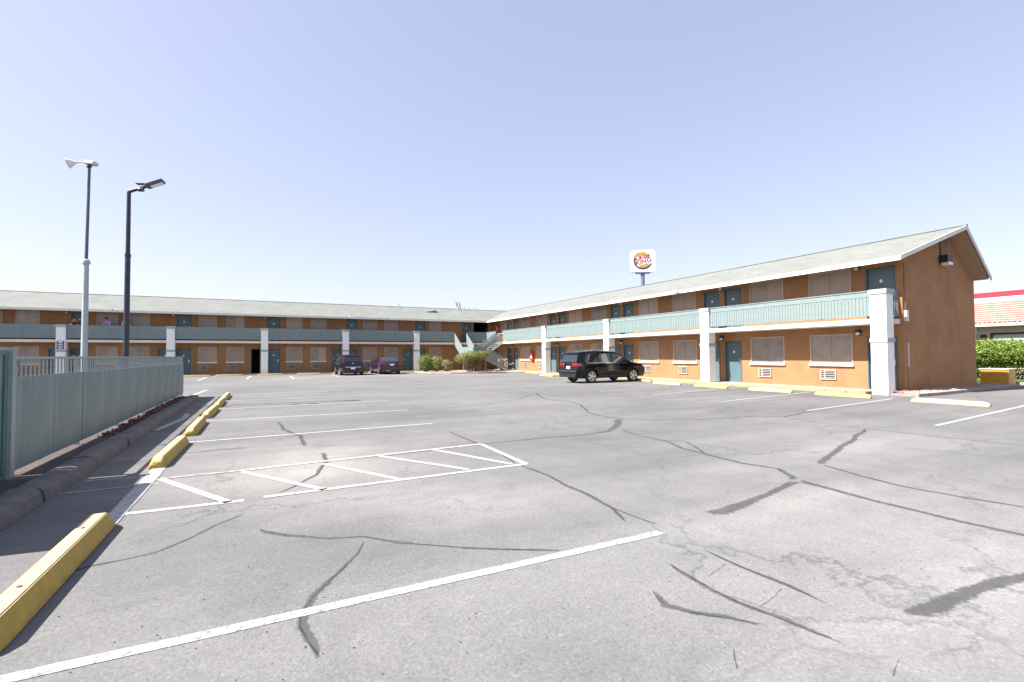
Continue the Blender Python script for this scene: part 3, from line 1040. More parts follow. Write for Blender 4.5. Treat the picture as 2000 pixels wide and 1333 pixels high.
# openings: (kind, s0, s1, level, opt)
openL, openR = [], []
LC0, LB = -12.78, 6.41    # column rhythm of the back wing
for kbay in range(-2, 5):
    c = LC0 + LB * kbay
    if kbay < 4:
        for lv in (0, 1):
            openL.append(('w', c + 1.68, c + 2.94, lv))
            openL.append(('w', c + 3.63, c + 4.89, lv))
        openL.append(('o' if kbay == 1 else 'd', c + 5.40, c + 5.40 + DOOR_W, 0))
    for lv in (0, 1):
        openL.append(('d', c + 0.20, c + 0.20 + DOOR_W, lv))
c4 = LC0 + LB * 4
for lv in (0, 1):
    openL.append(('w', c4 + 1.60, c4 + 2.80, lv))
openL.append(('d', 17.88, 17.88 + DOOR_W, 1))
openL.append(('x', 19.1, 20.75, 1))
RB = 7.96
for kbay in range(0, 5):
    c = 17.57 + RB * (kbay - 1)
    if kbay == 0:
        for lv in (0, 1):
            openR.append(('d', 9.74, 9.74 + DOOR_W + .04, lv))
    else:
        for lv in (0, 1):
            openR.append(('d', c - 0.16 - DOOR_W, c - 0.16, lv))
            openR.append(('d', c + 0.16, c + 0.16 + DOOR_W, lv))
    for lv in (0, 1):
        if kbay < 4:
            openR.append(('w', c + 1.68, c + 3.40, lv))
            openR.append(('w', c + 4.58, c + 6.30, lv))
        else:
            openR.append(('w', c + 1.45, c + 3.1, lv))

SH = {}


def door_parts(w, flip):
    key = ('d', round(w, 2), flip)
    if key in SH:
        return SH[key]
    h = DOOR_H
    p = MB().box(-w / 2 + .05, w / 2 - .05, 0.07, 0.11, 0.012, h - .05).mesh('door', 'door')
    fr = MB().box(-w / 2, -w / 2 + .048, -0.012, 0.115, 0, h).box(w / 2 - .048, w / 2, -0.012, 0.115, 0, h).box(-w / 2 + .048, w / 2 - .048, -0.012, 0.115, h - .048, h).mesh('door_frame', 'door_frame')
    hx = (w / 2 - .13) * (-1 if flip else 1)
    hd = MB().box(hx - .03, hx + .03, 0.058, 0.07, 0.93, 1.17).tube([(hx, 0.058, 1.0), (hx, 0.02, 1.0), (hx - (0.1 if not flip else -0.1), 0.02, 1.0)], 0.011, 8).mesh('door_handle', 'brass')
    v = [(0.052 * math.cos(2 * math.pi * i / 14), 0, 0.065 * math.sin(2 * math.pi * i / 14)) for i in range(14)]
    pq = MB().prism([(a, b) for a, _, b in v], 'y', 0.055, 0.0702).mesh('number_plaque', 'plaque')
    th = MB().box(-w / 2 + .048, w / 2 - .048, -0.02, 0.1, -0.012, 0.012).mesh('threshold', 'brass')
    SH[key] = (p, fr, hd, pq, th)
    return SH[key]


def window_parts(w):
    key = ('w', round(w, 2))
    if key in SH:
        return SH[key]
    h, t = 1.22, 0.035
    fr = MB().box(-w / 2, -w / 2 + t, -0.022, 0.10, 0, h).box(w / 2 - t, w / 2, -0.022, 0.10, 0, h).box(-w / 2 + t, w / 2 - t, -0.022, 0.10, 0, t).box(-w / 2 + t, w / 2 - t, -0.022, 0.10, h - t, h).mesh('window', 'winframe')
    pa = MB().box(-w / 2 + t, -0.007, 0.022, 0.034, t, h - t).mesh('window_screen', 'screenA')
    pb = MB().box(0.007, w / 2 - t, 0.030, 0.042, t, h - t).mesh('window_screen', 'screenB')
    pa2 = pa.copy()
    pa2.materials[0] = M['screenB']
    pb2 = pb.copy()
    pb2.materials[0] = M['screenA']
    mu = MB().box(-0.007, 0.007, 0.018, 0.05, t, h - t).mesh('mullion', 'screenB')
    si = MB().box(-w / 2 - .05, w / 2 + .05, -0.085, 0.0, -0.10, -0.002, 0.006).mesh('sill', 'sill')
    SH[key] = (fr, pa, pb, mu, si, pa2, pb2)
    return SH[key]


def ac_parts():
    w, h = 0.64, 0.42
    bd = MB().box(-w / 2, w / 2, -0.05, 0.02, 0, 0.045).box(-w / 2, w / 2, -0.05, 0.02, h - .04, h).box(-w / 2, -w / 2 + .035, -0.05, 0.02, .045, h - .04).box(w / 2 - .035, w / 2, -0.05, 0.02, .045, h - .04).box(-0.15, -0.115, -0.05, 0.0, .045, h - .04).mesh('air_conditioner', 'ac')
    bk = MB().box(-w / 2 + .035, w / 2 - .035, -0.012, 0.02, .045, h - .04).mesh('grille_back', 'acdark')
    sl = MB()
    for i in range(4):
        z = 0.085 + i * 0.076
        sl.box(-0.114, w / 2 - .036, -0.046, -0.013, z, z + .022).box(-w / 2 + .036, -0.151, -0.046, -0.013, z, z + .022)
    return bd, bk, sl.mesh('grille', 'ac')


AC = ac_parts()
lamp_b = MB().box(-0.09, 0.09, -0.02, 0.0, 0, 0.24).box(-0.09, 0.09, -0.16, -0.02, 0.15, 0.24, 0.01).mesh('wall_lamp', 'black')
lamp_l = MB().box(-0.06, 0.06, -0.13, -0.021, 0.03, 0.149, 0.015).mesh('lamp_lens', 'lens')
rs = random.Random(21)


def fill(wing, op):
    kd, a, b, lv = op
    s = (a + b) / 2
    z0 = ZL if lv == 0 else ZU
    if kd == 'd':
        flip = (rs.random() < 0.0) if wing == 'R' else (lv == 0 and ((a - LC0) % LB) > 4)
        p, fr, hd, pq, th = door_parts(b - a, flip)
        d = put('door', p, wing, s, 0, z0)
        sub('door_frame', fr, d)
        sub('door_handle', hd, d)
        sub('number_plaque', pq, d, (0, 0, 1.52))
        sub('threshold', th, d)
    elif kd == 'w':
        fr, pa, pb, mu, si, pa2, pb2 = window_parts(b - a)
        zw = 1.08 + (UP if lv else 0)
        w = put('window', fr, wing, s, 0, zw)
        r = rs.random()
        tone = rs.choice(('screenA', 'screenA', 'screenB', 'screenC', 'screenD'))
        for me_ in (pa, pb):
            q = sub('window_screen', me_, w)
            q.material_slots[0].link = 'OBJECT'
            q.material_slots[0].material = M[tone if rs.random() < .75 else 'screenB']
        sub('mullion', mu, w)
        sub('sill', si, w)
        if lv == 0:
            off = 0.0 if wing == 'R' else -0.28
            ac = put('air_conditioner', AC[0], wing, s + off + (0.12 if wing == 'R' else 0), 0.0, 0.41)
            sub('grille_back', AC[1], ac)
            sub('grille', AC[2], ac)


def facade(name, wing, s0, s1, z0, z1, ops):
    rects = []
    for kd, a, b, lv in ops:
        if kd == 'w':
            zb = 1.08 + (UP if lv else 0)
            rects.append((a, b, zb, zb + 1.22))
        elif kd == 'x':
            rects.append((a, b, ZU, ZU + 2.2))
        else:
            zb = ZL if lv == 0 else ZU
            rects.append((a, b, zb, zb + DOOR_H))
    if wing == 'R':
        rects = [(-b, -a, c, d) for a, b, c, d in rects]
        s0, s1 = -s1, -s0
    xs = sorted({s0, s1, *[r[0] for r in rects], *[r[1] for r in rects]})
    zs = sorted({z0, z1, *[r[2] for r in rects], *[r[3] for r in rects]})
    mb = MB()
    for i in range(len(xs) - 1):
        for j in range(len(zs) - 1):
            cx, cz = (xs[i] + xs[i + 1]) / 2, (zs[j] + zs[j + 1]) / 2
            if any(r[0] < cx < r[1] and r[2] < cz < r[3] for r in rects):
                continue
            mb.quad((xs[i], 0, zs[j]), (xs[i + 1], 0, zs[j]), (xs[i + 1], 0, zs[j + 1]), (xs[i], 0, zs[j + 1]))
    D = 0.13
    for a, b, c, d in rects:
        mb.quad((a, 0, c), (a, D, c), (a, D, d), (a, 0, d))
        mb.quad((b, 0, c), (b, D, c), (b, D, d), (b, 0, d))
        mb.quad((a, 0, d), (b, 0, d), (b, D, d), (a, D, d))
        mb.quad((a, 0, c), (b, 0, c), (b, D, c), (a, D, c))
    me = mb.mesh(name, 'stucco')
    o = link(name, me, motel, (Vector((0, YW, 0)) if wing == 'L' else Vector((XW, 0, 0))) - MO, RZ[wing])
    return o


YG = 9.54
facade('wall', 'R', YG, YW + 0.0, 0.0, 5.25, openR)
facade('wall', 'L', -31.0, XW, 0.0, 5.25, openL)
for op in openR:
    fill('R', op)
for op in openL:
    fill('L', op)
# rooms behind the open door and the upper passage
for (a, b, z0, h) in [(c4 - 0.0, 0, 0, 0)][:0]:
    pass


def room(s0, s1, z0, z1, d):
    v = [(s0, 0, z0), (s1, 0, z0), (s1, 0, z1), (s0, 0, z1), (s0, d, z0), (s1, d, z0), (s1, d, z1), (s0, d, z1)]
    me = MB().add(v, [(4, 5, 6, 7), (0, 4, 7, 3), (1, 5, 6, 2), (3, 7, 6, 2), (0, 1, 5, 4)]).mesh('room', 'room_shade')
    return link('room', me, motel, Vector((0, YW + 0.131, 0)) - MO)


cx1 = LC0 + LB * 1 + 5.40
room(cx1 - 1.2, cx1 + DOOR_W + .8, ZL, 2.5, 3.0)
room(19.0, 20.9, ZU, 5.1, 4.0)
# the opened door leaf and its frame
p, fr, hd, pq, th = door_parts(DOOR_W, False)
dl = link('door', p, motel, Vector((cx1 + DOOR_W - 0.02, YW + 0.50, ZL)) - MO, math.radians(62))
dl['label'] = 'door leaf standing open'
for nm, me, lc in (('door_handle', hd, (0, 0, 0)), ('number_plaque', pq, (0, 0, 1.52))):
    sub(nm, me, dl, lc)
put('door_frame', fr, 'L', cx1 + DOOR_W / 2, 0, ZL)
MB().box(18.95 + .13, 19.1, YW - .03, YW + .02, ZU, 4.98).build('opening_trim', 'winframe', motel, loc=-MO)

# gable end wall, rear walls
XR, XRW = 24.65, 27.05
zroof = lambda x: 5.0 + (x - 20.2) * (6.53 - 5.0) / (XR - 20.2)
gw = MB().mat('stucco')
gw.add([(XW, YG, 0), (XRW, YG, 0), (XRW, YG, 4.68), (XR, YG, 6.34), (XW, YG, 5.2)], [(0, 1, 2, 3, 4)])
gw.add([(XRW, YG, 0), (XRW, 53, 0), (XRW, 53, 4.72), (XRW, YG, 4.72)], [(0, 1, 2, 3)])
gw.add([(XRW, 53, 0), (-31, 53, 0), (-31, 53, 4.8), (XRW, 53, 4.8)], [(0, 1, 2, 3)])
gw.add([(-31, 53, 0), (-31, YW, 0), (-31, YW, 5.2), (-31, 49.7, 6.4), (-31, 53, 4.8)], [(0, 1, 2, 3, 4)])
gw.build('gable_wall', None, motel, loc=-MO)

# roof: planes with thickness
EX, EY = 20.2, 45.25      # eave lines
RY = 49.7                 # ridge of the back wing
ZE, ZR = 4.99, 6.53


def slab(name, pts, th, mat, parent=motel):
    P = [Vector(p) for p in pts]
    n = (P[1] - P[0]).cross(P[2] - P[0]).normalized()
    if n.z < 0:
        n = -n
    mb = MB()
    k = len(P)
    mb.add([p for p in P] + [p - n * th for p in P], [tuple(range(k)), tuple(range(k, 2 * k))[::-1]] + [(i, (i + 1) % k, k + (i + 1) % k, k + i) for i in range(k)])
    return mb.build(name, mat, parent, loc=-MO)


Yf, Yr, Yb = 9.10, 8.85, 9.02   # rake line at eave, ridge, rear eave
slab('roof', [(EX, Yf, ZE), (EX, EY, ZE), (XR, RY, ZR), (XR, Yr, ZR)], 0.05, 'shingleX')
slab('roof', [(-31.5, EY, ZE), (-31.5, RY, ZR), (XR, RY, ZR), (EX, EY, ZE)], 0.05, 'shingleY')
slab('roof', [(XR, Yr, ZR), (XR, RY, ZR), (27.2, 53.4, 4.70), (27.2, Yb, 4.70)], 0.05, 'shingleX')
slab('roof', [(-31.5, RY, ZR), (-31.5, 53.4, 4.70), (27.2, 53.4, 4.70), (XR, RY, ZR)], 0.05, 'shingleY')
# soffits under the eaves (sloped), fascias and rake boards
d_s = 0.085
slab('soffit', [(EX + .03, Yf + .06, ZE - d_s), (EX + .03, EY + .03, ZE - d_s), (XR, RY, ZR - d_s), (XR, Yr + .06, ZR - d_s)], 0.03, 'soffit')
slab('soffit', [(-31.4, EY + .03, ZE - d_s), (-31.4, YW + .4, zroof(EX + 1.4) - d_s), (XW + .4, YW + .4, zroof(EX + 1.4) - d_s), (EX + .03, EY + .03, ZE - d_s)], 0.03, 'soffit')
slab('soffit', [(XR, Yr + .06, ZR - d_s), (XR, YG + .4, ZR - d_s), (27.15, YG + .4, 4.70 - d_s), (27.15, Yb + .06, 4.70 - d_s)], 0.03, 'soffit')
MB().box(EX - .03, EX + .02, Yf, EY + .0, ZE - .155, ZE + .01).build('fascia', 'fascia', motel, loc=-MO)
MB().box(-31.5, EX - .031, EY - .03, EY + .02, ZE - .155, ZE + .01).build('fascia', 'fascia', motel, loc=-MO)


def rake(a, b, w=0.15):
    A, B = Vector(a), Vector(b)
    mb = MB()
    t = Vector((0, 0.045, 0))
    dn = Vector((0, 0, -w))
    up = Vector((0, 0, 0.015))
    pts = [A + up, B + up, B + dn, A + dn]
    pts += [q + t for q in pts]
    mb.add(pts, [(0, 1, 2, 3), (7, 6, 5, 4), (0, 4, 5, 1), (1, 5, 6, 2), (2, 6, 7, 3), (3, 7, 4, 0)])
    return mb.build('rake_board', 'fascia', motel, loc=-MO)


rake((EX - .03, Yf - .02, ZE), (XR, Yr - .02, ZR))
rake((XR, Yr - .02, ZR), (27.22, Yb - .02, 4.69))
# ridge caps
MB().tube([(XR, Yr - .02, ZR + .005), (XR, RY, ZR + .005)], 0.05, 6).build('ridge_cap', 'shingleX', motel, loc=-MO)
MB().tube([(-31.5, RY, ZR + .005), (XR, RY, ZR + .005)], 0.05, 6).build('ridge_cap', 'shingleY', motel, loc=-MO)
# roof vents and aerial
MB().add([(14.55, 47.9, 5.905), (16.0, 47.9, 5.905), (15.75, 48.9, 6.27), (14.7, 48.9, 6.27), (15.6, 47.95, 6.16)], [(0, 1, 4), (1, 2, 4), (0, 4, 3), (2, 3, 4), (0, 3, 2, 1)]).build('roof_vent', 'shingleY', motel, loc=-MO)
MB().tube([(14.7, 47.93, 5.97), (15.75, 47.93, 5.98)], 0.05, 6).build('vent_louvre', 'black', motel, loc=-MO)
for x, hh in ((12.2, 0.22), (18.6, 0.25), (19.3, 0.18), (19.8, 0.15), (20.6, 0.15)):
    MB().tube([(x, RY - .4, 6.3), (x, RY - .4, ZR + hh)], 0.045, 8).tube([(x, RY - .4, ZR + hh), (x, RY - .4, ZR + hh + .06)], 0.075, 8).build('vent_pipe', 'lamp_metal', motel, loc=-MO)

# balconies: slab edge, floor
MB().mat('slab').box(20.03, XW - .003, 9.62, YW - 0.001, 2.60, ZU).build('balcony_slab', None, motel, loc=-MO)
MB().mat('slab').box(-31, 20.028, YC + .08, YW - .003, 2.598, ZU - .002).build('balcony_slab', None, motel, loc=-MO)

# columns
col_sh = MB().box(-0.265, 0.265, -0.0, 0.48, 0.0, 3.672, 0.008).mesh('column', 'white')
col_cp = MB().box(-0.305, 0.305, -0.04, 0.52, 3.674, 3.845, 0.008).mesh('column_cap', 'trimgreen')
col_bd = MB().box(-0.295, 0.295, -0.03, 0.51, 1.905, 2.06, 0.006).mesh('column_band', 'trimgreen')
colR = [9.745, 17.62, 25.6, 33.6]
colL = [LC0 + LB * k for k in range(-1, 5)]
for wg, lst, out in (('R', colR, XW - XC), ('L', colL, YW - YC)):
    for s in lst:
        co = put('column', col_sh, wg, s, out, 0)
        sub('column_cap', col_cp, co)
        sub('column_band', col_bd, co)

# railings
RB_W = 0.128
board_me = MB().box(-RB_W / 2 + .007, RB_W / 2 - .007, 0.0, 0.018, 2.885, 3.63).mesh('rail_board', 'rail')
rb_rand = random.Random(4)
stuff_boards = []


def railing(wing, s0, s1, out, single):
    """railing run between two points along a wing"""
    r = None
    mid = (s0 + s1) / 2
    L = s1 - s0
    me = MB().box(-L / 2, L / 2, -0.012, 0.028, 3.60, 3.80).box(-L / 2, L / 2, -0.035, 0.06, 3.80, 3.838).mesh('railing', 'rail')
    r = put('railing', me, wing, mid, out)
    sub('bottom_rail', MB().box(-L / 2, L / 2, 0.019, 0.055, 2.885, 2.94).mesh('bottom_rail', 'rail'), r)
    n = max(1, round(L / 1.95))
    for i in range(n + 1):
        x = -L / 2 + 0.03 + (L - .06) * i / n
        sub('rail_post', MB().box(x - .022, x + .022, 0.029, 0.073, 2.62, 3.79).mesh('rail_post', 'rail'), r)
    nb = int(L / RB_W)
    x0 = -nb * RB_W / 2 + RB_W / 2
    if single:
        for i in range(nb):
            o = sub('rail_board', board_me, r, (x0 + i * RB_W, 0.0 + rb_rand.uniform(-.003, .003), rb_rand.uniform(-.008, .008)))
    else:
        mb = MB()
        for i in range(nb):
            x = x0 + i * RB_W
            mb.box(x - RB_W / 2 + .007, x + RB_W / 2 - .007, rb_rand.uniform(-.003, .003), 0.018, 2.885 + rb_rand.uniform(-.008, .008), 3.62)
        b = sub('rail_boards', mb.mesh('rail_boards', 'rail'), r)
        b['kind'] = 'stuff'
    return r


RO = XW - 20.06
for a, b in zip([c + .27 for c in colR], [c - .27 for c in colR[1:]]):
    railing('R', a, b, RO, True)
railing('R', colR[-1] + .27, 41.3, RO, True)
LO = YW - (YC + .11)
for a, b in zip([c + .27 for c in colL], [c - .27 for c in colL[1:]]):
    railing('L', a, b, LO, False)
railing('L', -24.0, colL[0] - .27, LO, False)
railing('L', colL[-1] + .27, 16.6, LO, False)
railing('L', 17.95, 20.05, LO, False)
railing('R', 42.8, YC + .10, RO, False)
# short return at the gable end
me = MB().box(20.48, XW - .01, 9.655, 9.69, 3.60, 3.80).box(20.48, XW - .01, 9.64, 9.72, 3.80, 3.838).box(20.48, XW - .01, 9.66, 9.69, 2.885, 2.94)
for i in range(6):
    me.box(20.52 + i * .115, 20.56 + i * .115, 9.662, 9.688, 2.94, 3.60)
me.build('end_railing', 'rail', motel, loc=-MO)

# stairs
stairs = MB()
sx0, sx1, sy0 = 16.62, 17.92, 45.08
LZ = 1.42


def stair_side(mat, pts, axis, a, b, name='stair_side'):
    return MB().prism(pts, axis, a, b).build(name, mat, motel, loc=-MO)


land_y0, land_y1 = 40.2, 42.95
# flight to the back balcony (runs along y)
for i in range(7):
    z = LZ + (ZU - LZ) * (i + 1) / 8
    yv = land_y1 + (sy0 - land_y1) * (i) / 7
    MB().mat('stop_cream').box(sx0 + .05, sx1 - .05, yv, yv + .30, z - .05, z).build('stair_tread', None, motel, loc=-MO)
for x in (sx0, sx1 - .05):
    stair_side('rail', [(land_y1, LZ - .22), (sy0, ZU - .22), (sy0, 3.70), (land_y1, LZ + .86)], 'x', x, x + .045)
# flight to the right balcony (runs along x)
fx0, fx1 = sx1, 20.03
for i in range(7):
    z = LZ + (ZU - LZ) * (i + 1) / 8
    xv = fx0 + (fx1 - fx0) * i / 7
    MB().box(xv, xv + .30, 41.36, 42.75, z - .05, z).build('stair_tread', 'slab', motel, loc=-MO)
for yv in (41.3, 42.76):
    stair_side('slab', [(fx0, LZ - .18), (fx1, ZU - .2), (fx1, ZU + .02), (fx0, LZ + .04)], 'y', yv, yv + .05, 'stringer')
    stair_side('rail', [(fx0, LZ + .80), (fx1, ZU + .86), (fx1, ZU + .94), (fx0, LZ + .88)], 'y', yv, yv + .045, 'hand_rail')
    mb = MB()
    for i in range(17):
        x = fx0 + .06 + i * .122
        zb = LZ + (ZU - LZ) * (x - fx0) / (fx1 - fx0)
        mb.box(x, x + .09, yv + .008, yv + .03, zb + .05, zb + .83)
    o = mb.build('baluster', 'rail', motel, loc=-MO)
    o['kind'] = 'stuff'
# landing
MB().box(sx0, sx1, land_y0, land_y1, LZ - .16, LZ).build('stair_landing', 'slab', motel, loc=-MO)
MB().box(sx0 - .045, sx0 - .002, land_y0, land_y1, LZ - .22, LZ + .86).build('landing_panel', 'rail', motel, loc=-MO)
MB().box(sx0, sx1, land_y0 - .045, land_y0 - .002, LZ - .22, LZ + .86).build('landing_panel', 'rail', motel, loc=-MO)
for x, yv in ((sx0 + .06, land_y0 + .06), (sx1 - .14, land_y0 + .06), (sx0 + .06, land_y1 - .14), (sx1 - .14, land_y1 - .14)):
    MB().box(x, x + .08, yv, yv + .08, 0.05, LZ - .161).build('stair_post', 'rail', motel, loc=-MO)
# lower flight
lx1 = 20.0
for i in range(7):
    z = ZL + (LZ - ZL) * (7 - i) / 8
    xv = sx1 + (lx1 - sx1) * i / 7
    MB().box(xv, xv + .30, 40.26, 41.24, z - .05, z).build('stair_tread', 'slab', motel, loc=-MO)
for yv in (40.2, 41.24):
    stair_side('rail', [(sx1, LZ - .2), (lx1 + .2, ZL - .05), (lx1 + .3, ZL + .1), (sx1, LZ + .03)], 'y', yv, yv + .05, 'stringer')
    stair_side('rail', [(sx1, LZ + .80), (lx1 + .1, ZL + .80), (lx1 + .1, ZL + .88), (sx1, LZ + .88)], 'y', yv, yv + .045, 'hand_rail')
    mb = MB()
    for i in range(17):
        x = sx1 + .06 + i * .125
        zb = LZ + (ZL - LZ) * (x - sx1) / (lx1 - sx1)
        mb.box(x, x + .075, yv + .008, yv + .03, zb + .02, zb + .83)
    o = mb.build('baluster', 'rail', motel, loc=-MO)
    o['kind'] = 'stuff'

# wall lamps
for s in [11.05] + [17.57 + RB * k for k in range(4)]:
    for zz in (2.20, 4.80):
        la = put('wall_lamp', lamp_b, 'R', s, 0, zz)
        sub('lamp_lens', lamp_l, la)
for kb in range(-1, 5):
    la = put('wall_lamp', lamp_b, 'L', LC0 + LB * kb - .03, 0, 4.70)
    sub('lamp_lens', lamp_l, la)
# red extinguisher cabinets
for nm_s, zz in ((37.55, 1.05), (44.55, 3.85)):
    cb = put('extinguisher_cabinet', MB().box(-0.25, 0.25, -0.2, -0.001, 0, 0.78, .01).mesh('extinguisher_cabinet', 'red'), 'R', nm_s, 0, zz)
    sub('cabinet_window', MB().box(-0.12, 0.12, -0.21, -0.2005, 0.16, 0.6).mesh('cabinet_window', 'paneblind'), cb)
# eave cameras
for p in ((-9.85, EY - .06, 5.02), (6.62, EY - .06, 5.02), (EX - .06, 33.2, 5.02), (EX - .06, 19.6, 5.0)):
    q = Vector(p)
    d = Vector((0, -1, 0)) if q.y > 45 else Vector((-1, 0, 0))
    sd = Vector((1, 0, 0)) if q.y > 45 else Vector((0, 1, 0))
    MB().tube([q, q + d * .08], 0.03, 8).tube([q + d * .06 + sd * .05, q + d * .16 + sd * .17 + Vector((0, 0, -.05))], 0.045, 8).tube([q + d * .06 - sd * .05, q + d * .16 - sd * .17 + Vector((0, 0, -.05))], 0.045, 8).build('security_camera', 'lamp_metal', motel, loc=-MO)

# gable vent with slats, flood light, conduit
gv = MB().box(24.15, 24.85, YG - .012, YG - .002, 5.42, 6.12).build('gable_vent', 'acdark', motel, loc=-MO)
for i in range(8):
    z = 5.45 + i * .083
    MB().add([(24.16, YG - .055, z), (24.84, YG - .055, z), (24.84, YG - .015, z + .055), (24.16, YG - .015, z + .055),
              (24.16, YG - .05, z - .012), (24.84, YG - .05, z - .012), (24.84, YG - .0135, z + .043), (24.16, YG - .0135, z + .043)],
             [(0, 1, 2, 3), (4, 5, 6, 7), (0, 1, 5, 4)]).build('vent_slat', 'soffit', gv)
fl = MB().box(24.05, 24.45, YG - .30, YG - .002, 5.12, 5.40, .01).build('flood_light', 'black', motel, loc=-MO)
MB().box(24.09, 24.41, YG - .325, YG - .06, 5.0, 5.118, .02).build('flood_lens', 'lens', fl)
MB().tube([(21.52, YG - .02, 0.05), (21.52, YG - .02, 1.95)], 0.022, 8).build('conduit', 'soffit', motel, loc=-MO)
MB().box(21.49, 21.55, YG - .035, YG - .001, 1.0, 1.9).build('conduit_cover', 'slab', motel, loc=-MO)
MB().box(21.28, 21.42, YG - .10, YG - .002, 2.70, 3.10, .006).build('junction_box', 'sill', motel, loc=-MO)
MB().tube([(21.35, YG - .018, 3.1), (21.35, YG - .018, 4.9)], 0.014, 6).build('conduit', 'stucco', motel, loc=-MO)

# ------------------------------------------------------------------ column signs


def wall_sign(name, loc, rotz, w, h, face, rows, label, tcol):
    o = MB().box(-w / 2, w / 2, -0.012, 0.0, 0, h).build(name, face, None, None, loc, rotz)
    tag(o, label, 'sign')
    for hw_, th_, zz in rows:      # printed lines too small to read in the photograph
        MB().box(-hw_, hw_, -0.014, -0.0121, zz - th_ / 2, zz + th_ / 2).build('printed_line', tcol, o)
    return o


LCx = LC0
wall_sign('parking_sign', (LCx, YC - .012, 2.52 - .2), 0, 0.40, 0.36, 'signblue', [(.15, .045, .31), (.10, .05, .235), (.15, .05, .12), (.07, .03, .05)], 'dark blue sign with white print, upper of two on the leftmost column', 'signwhite')
wall_sign('parking_sign', (LCx, YC - .012, 2.10), 0, 0.40, 0.19, 'signblue', [(.14, .04, .14), (.09, .045, .07)], 'small dark blue sign, lower of two on the leftmost column', 'signwhite')
wall_sign('notice_sign', (XC - .012, 25.6, 2.10), -math.pi / 2, 0.36, 0.60, 'signwhite', [(.12, .10, .50), (.13, .03, .37), (.09, .12, .24), (.13, .07, .09)], 'white notice with dark print on the column behind the black car', 'black')

# ------------------------------------------------------------------ cars


def interp(tab, x):
    if x <= tab[0][0]:
        return tab[0][1]
    for (a, b), (c, d) in zip(tab, tab[1:]):
        if x <= c:
            t = (x - a) / (c - a)
            return b + (d - b) * t
    return tab[-1][1]


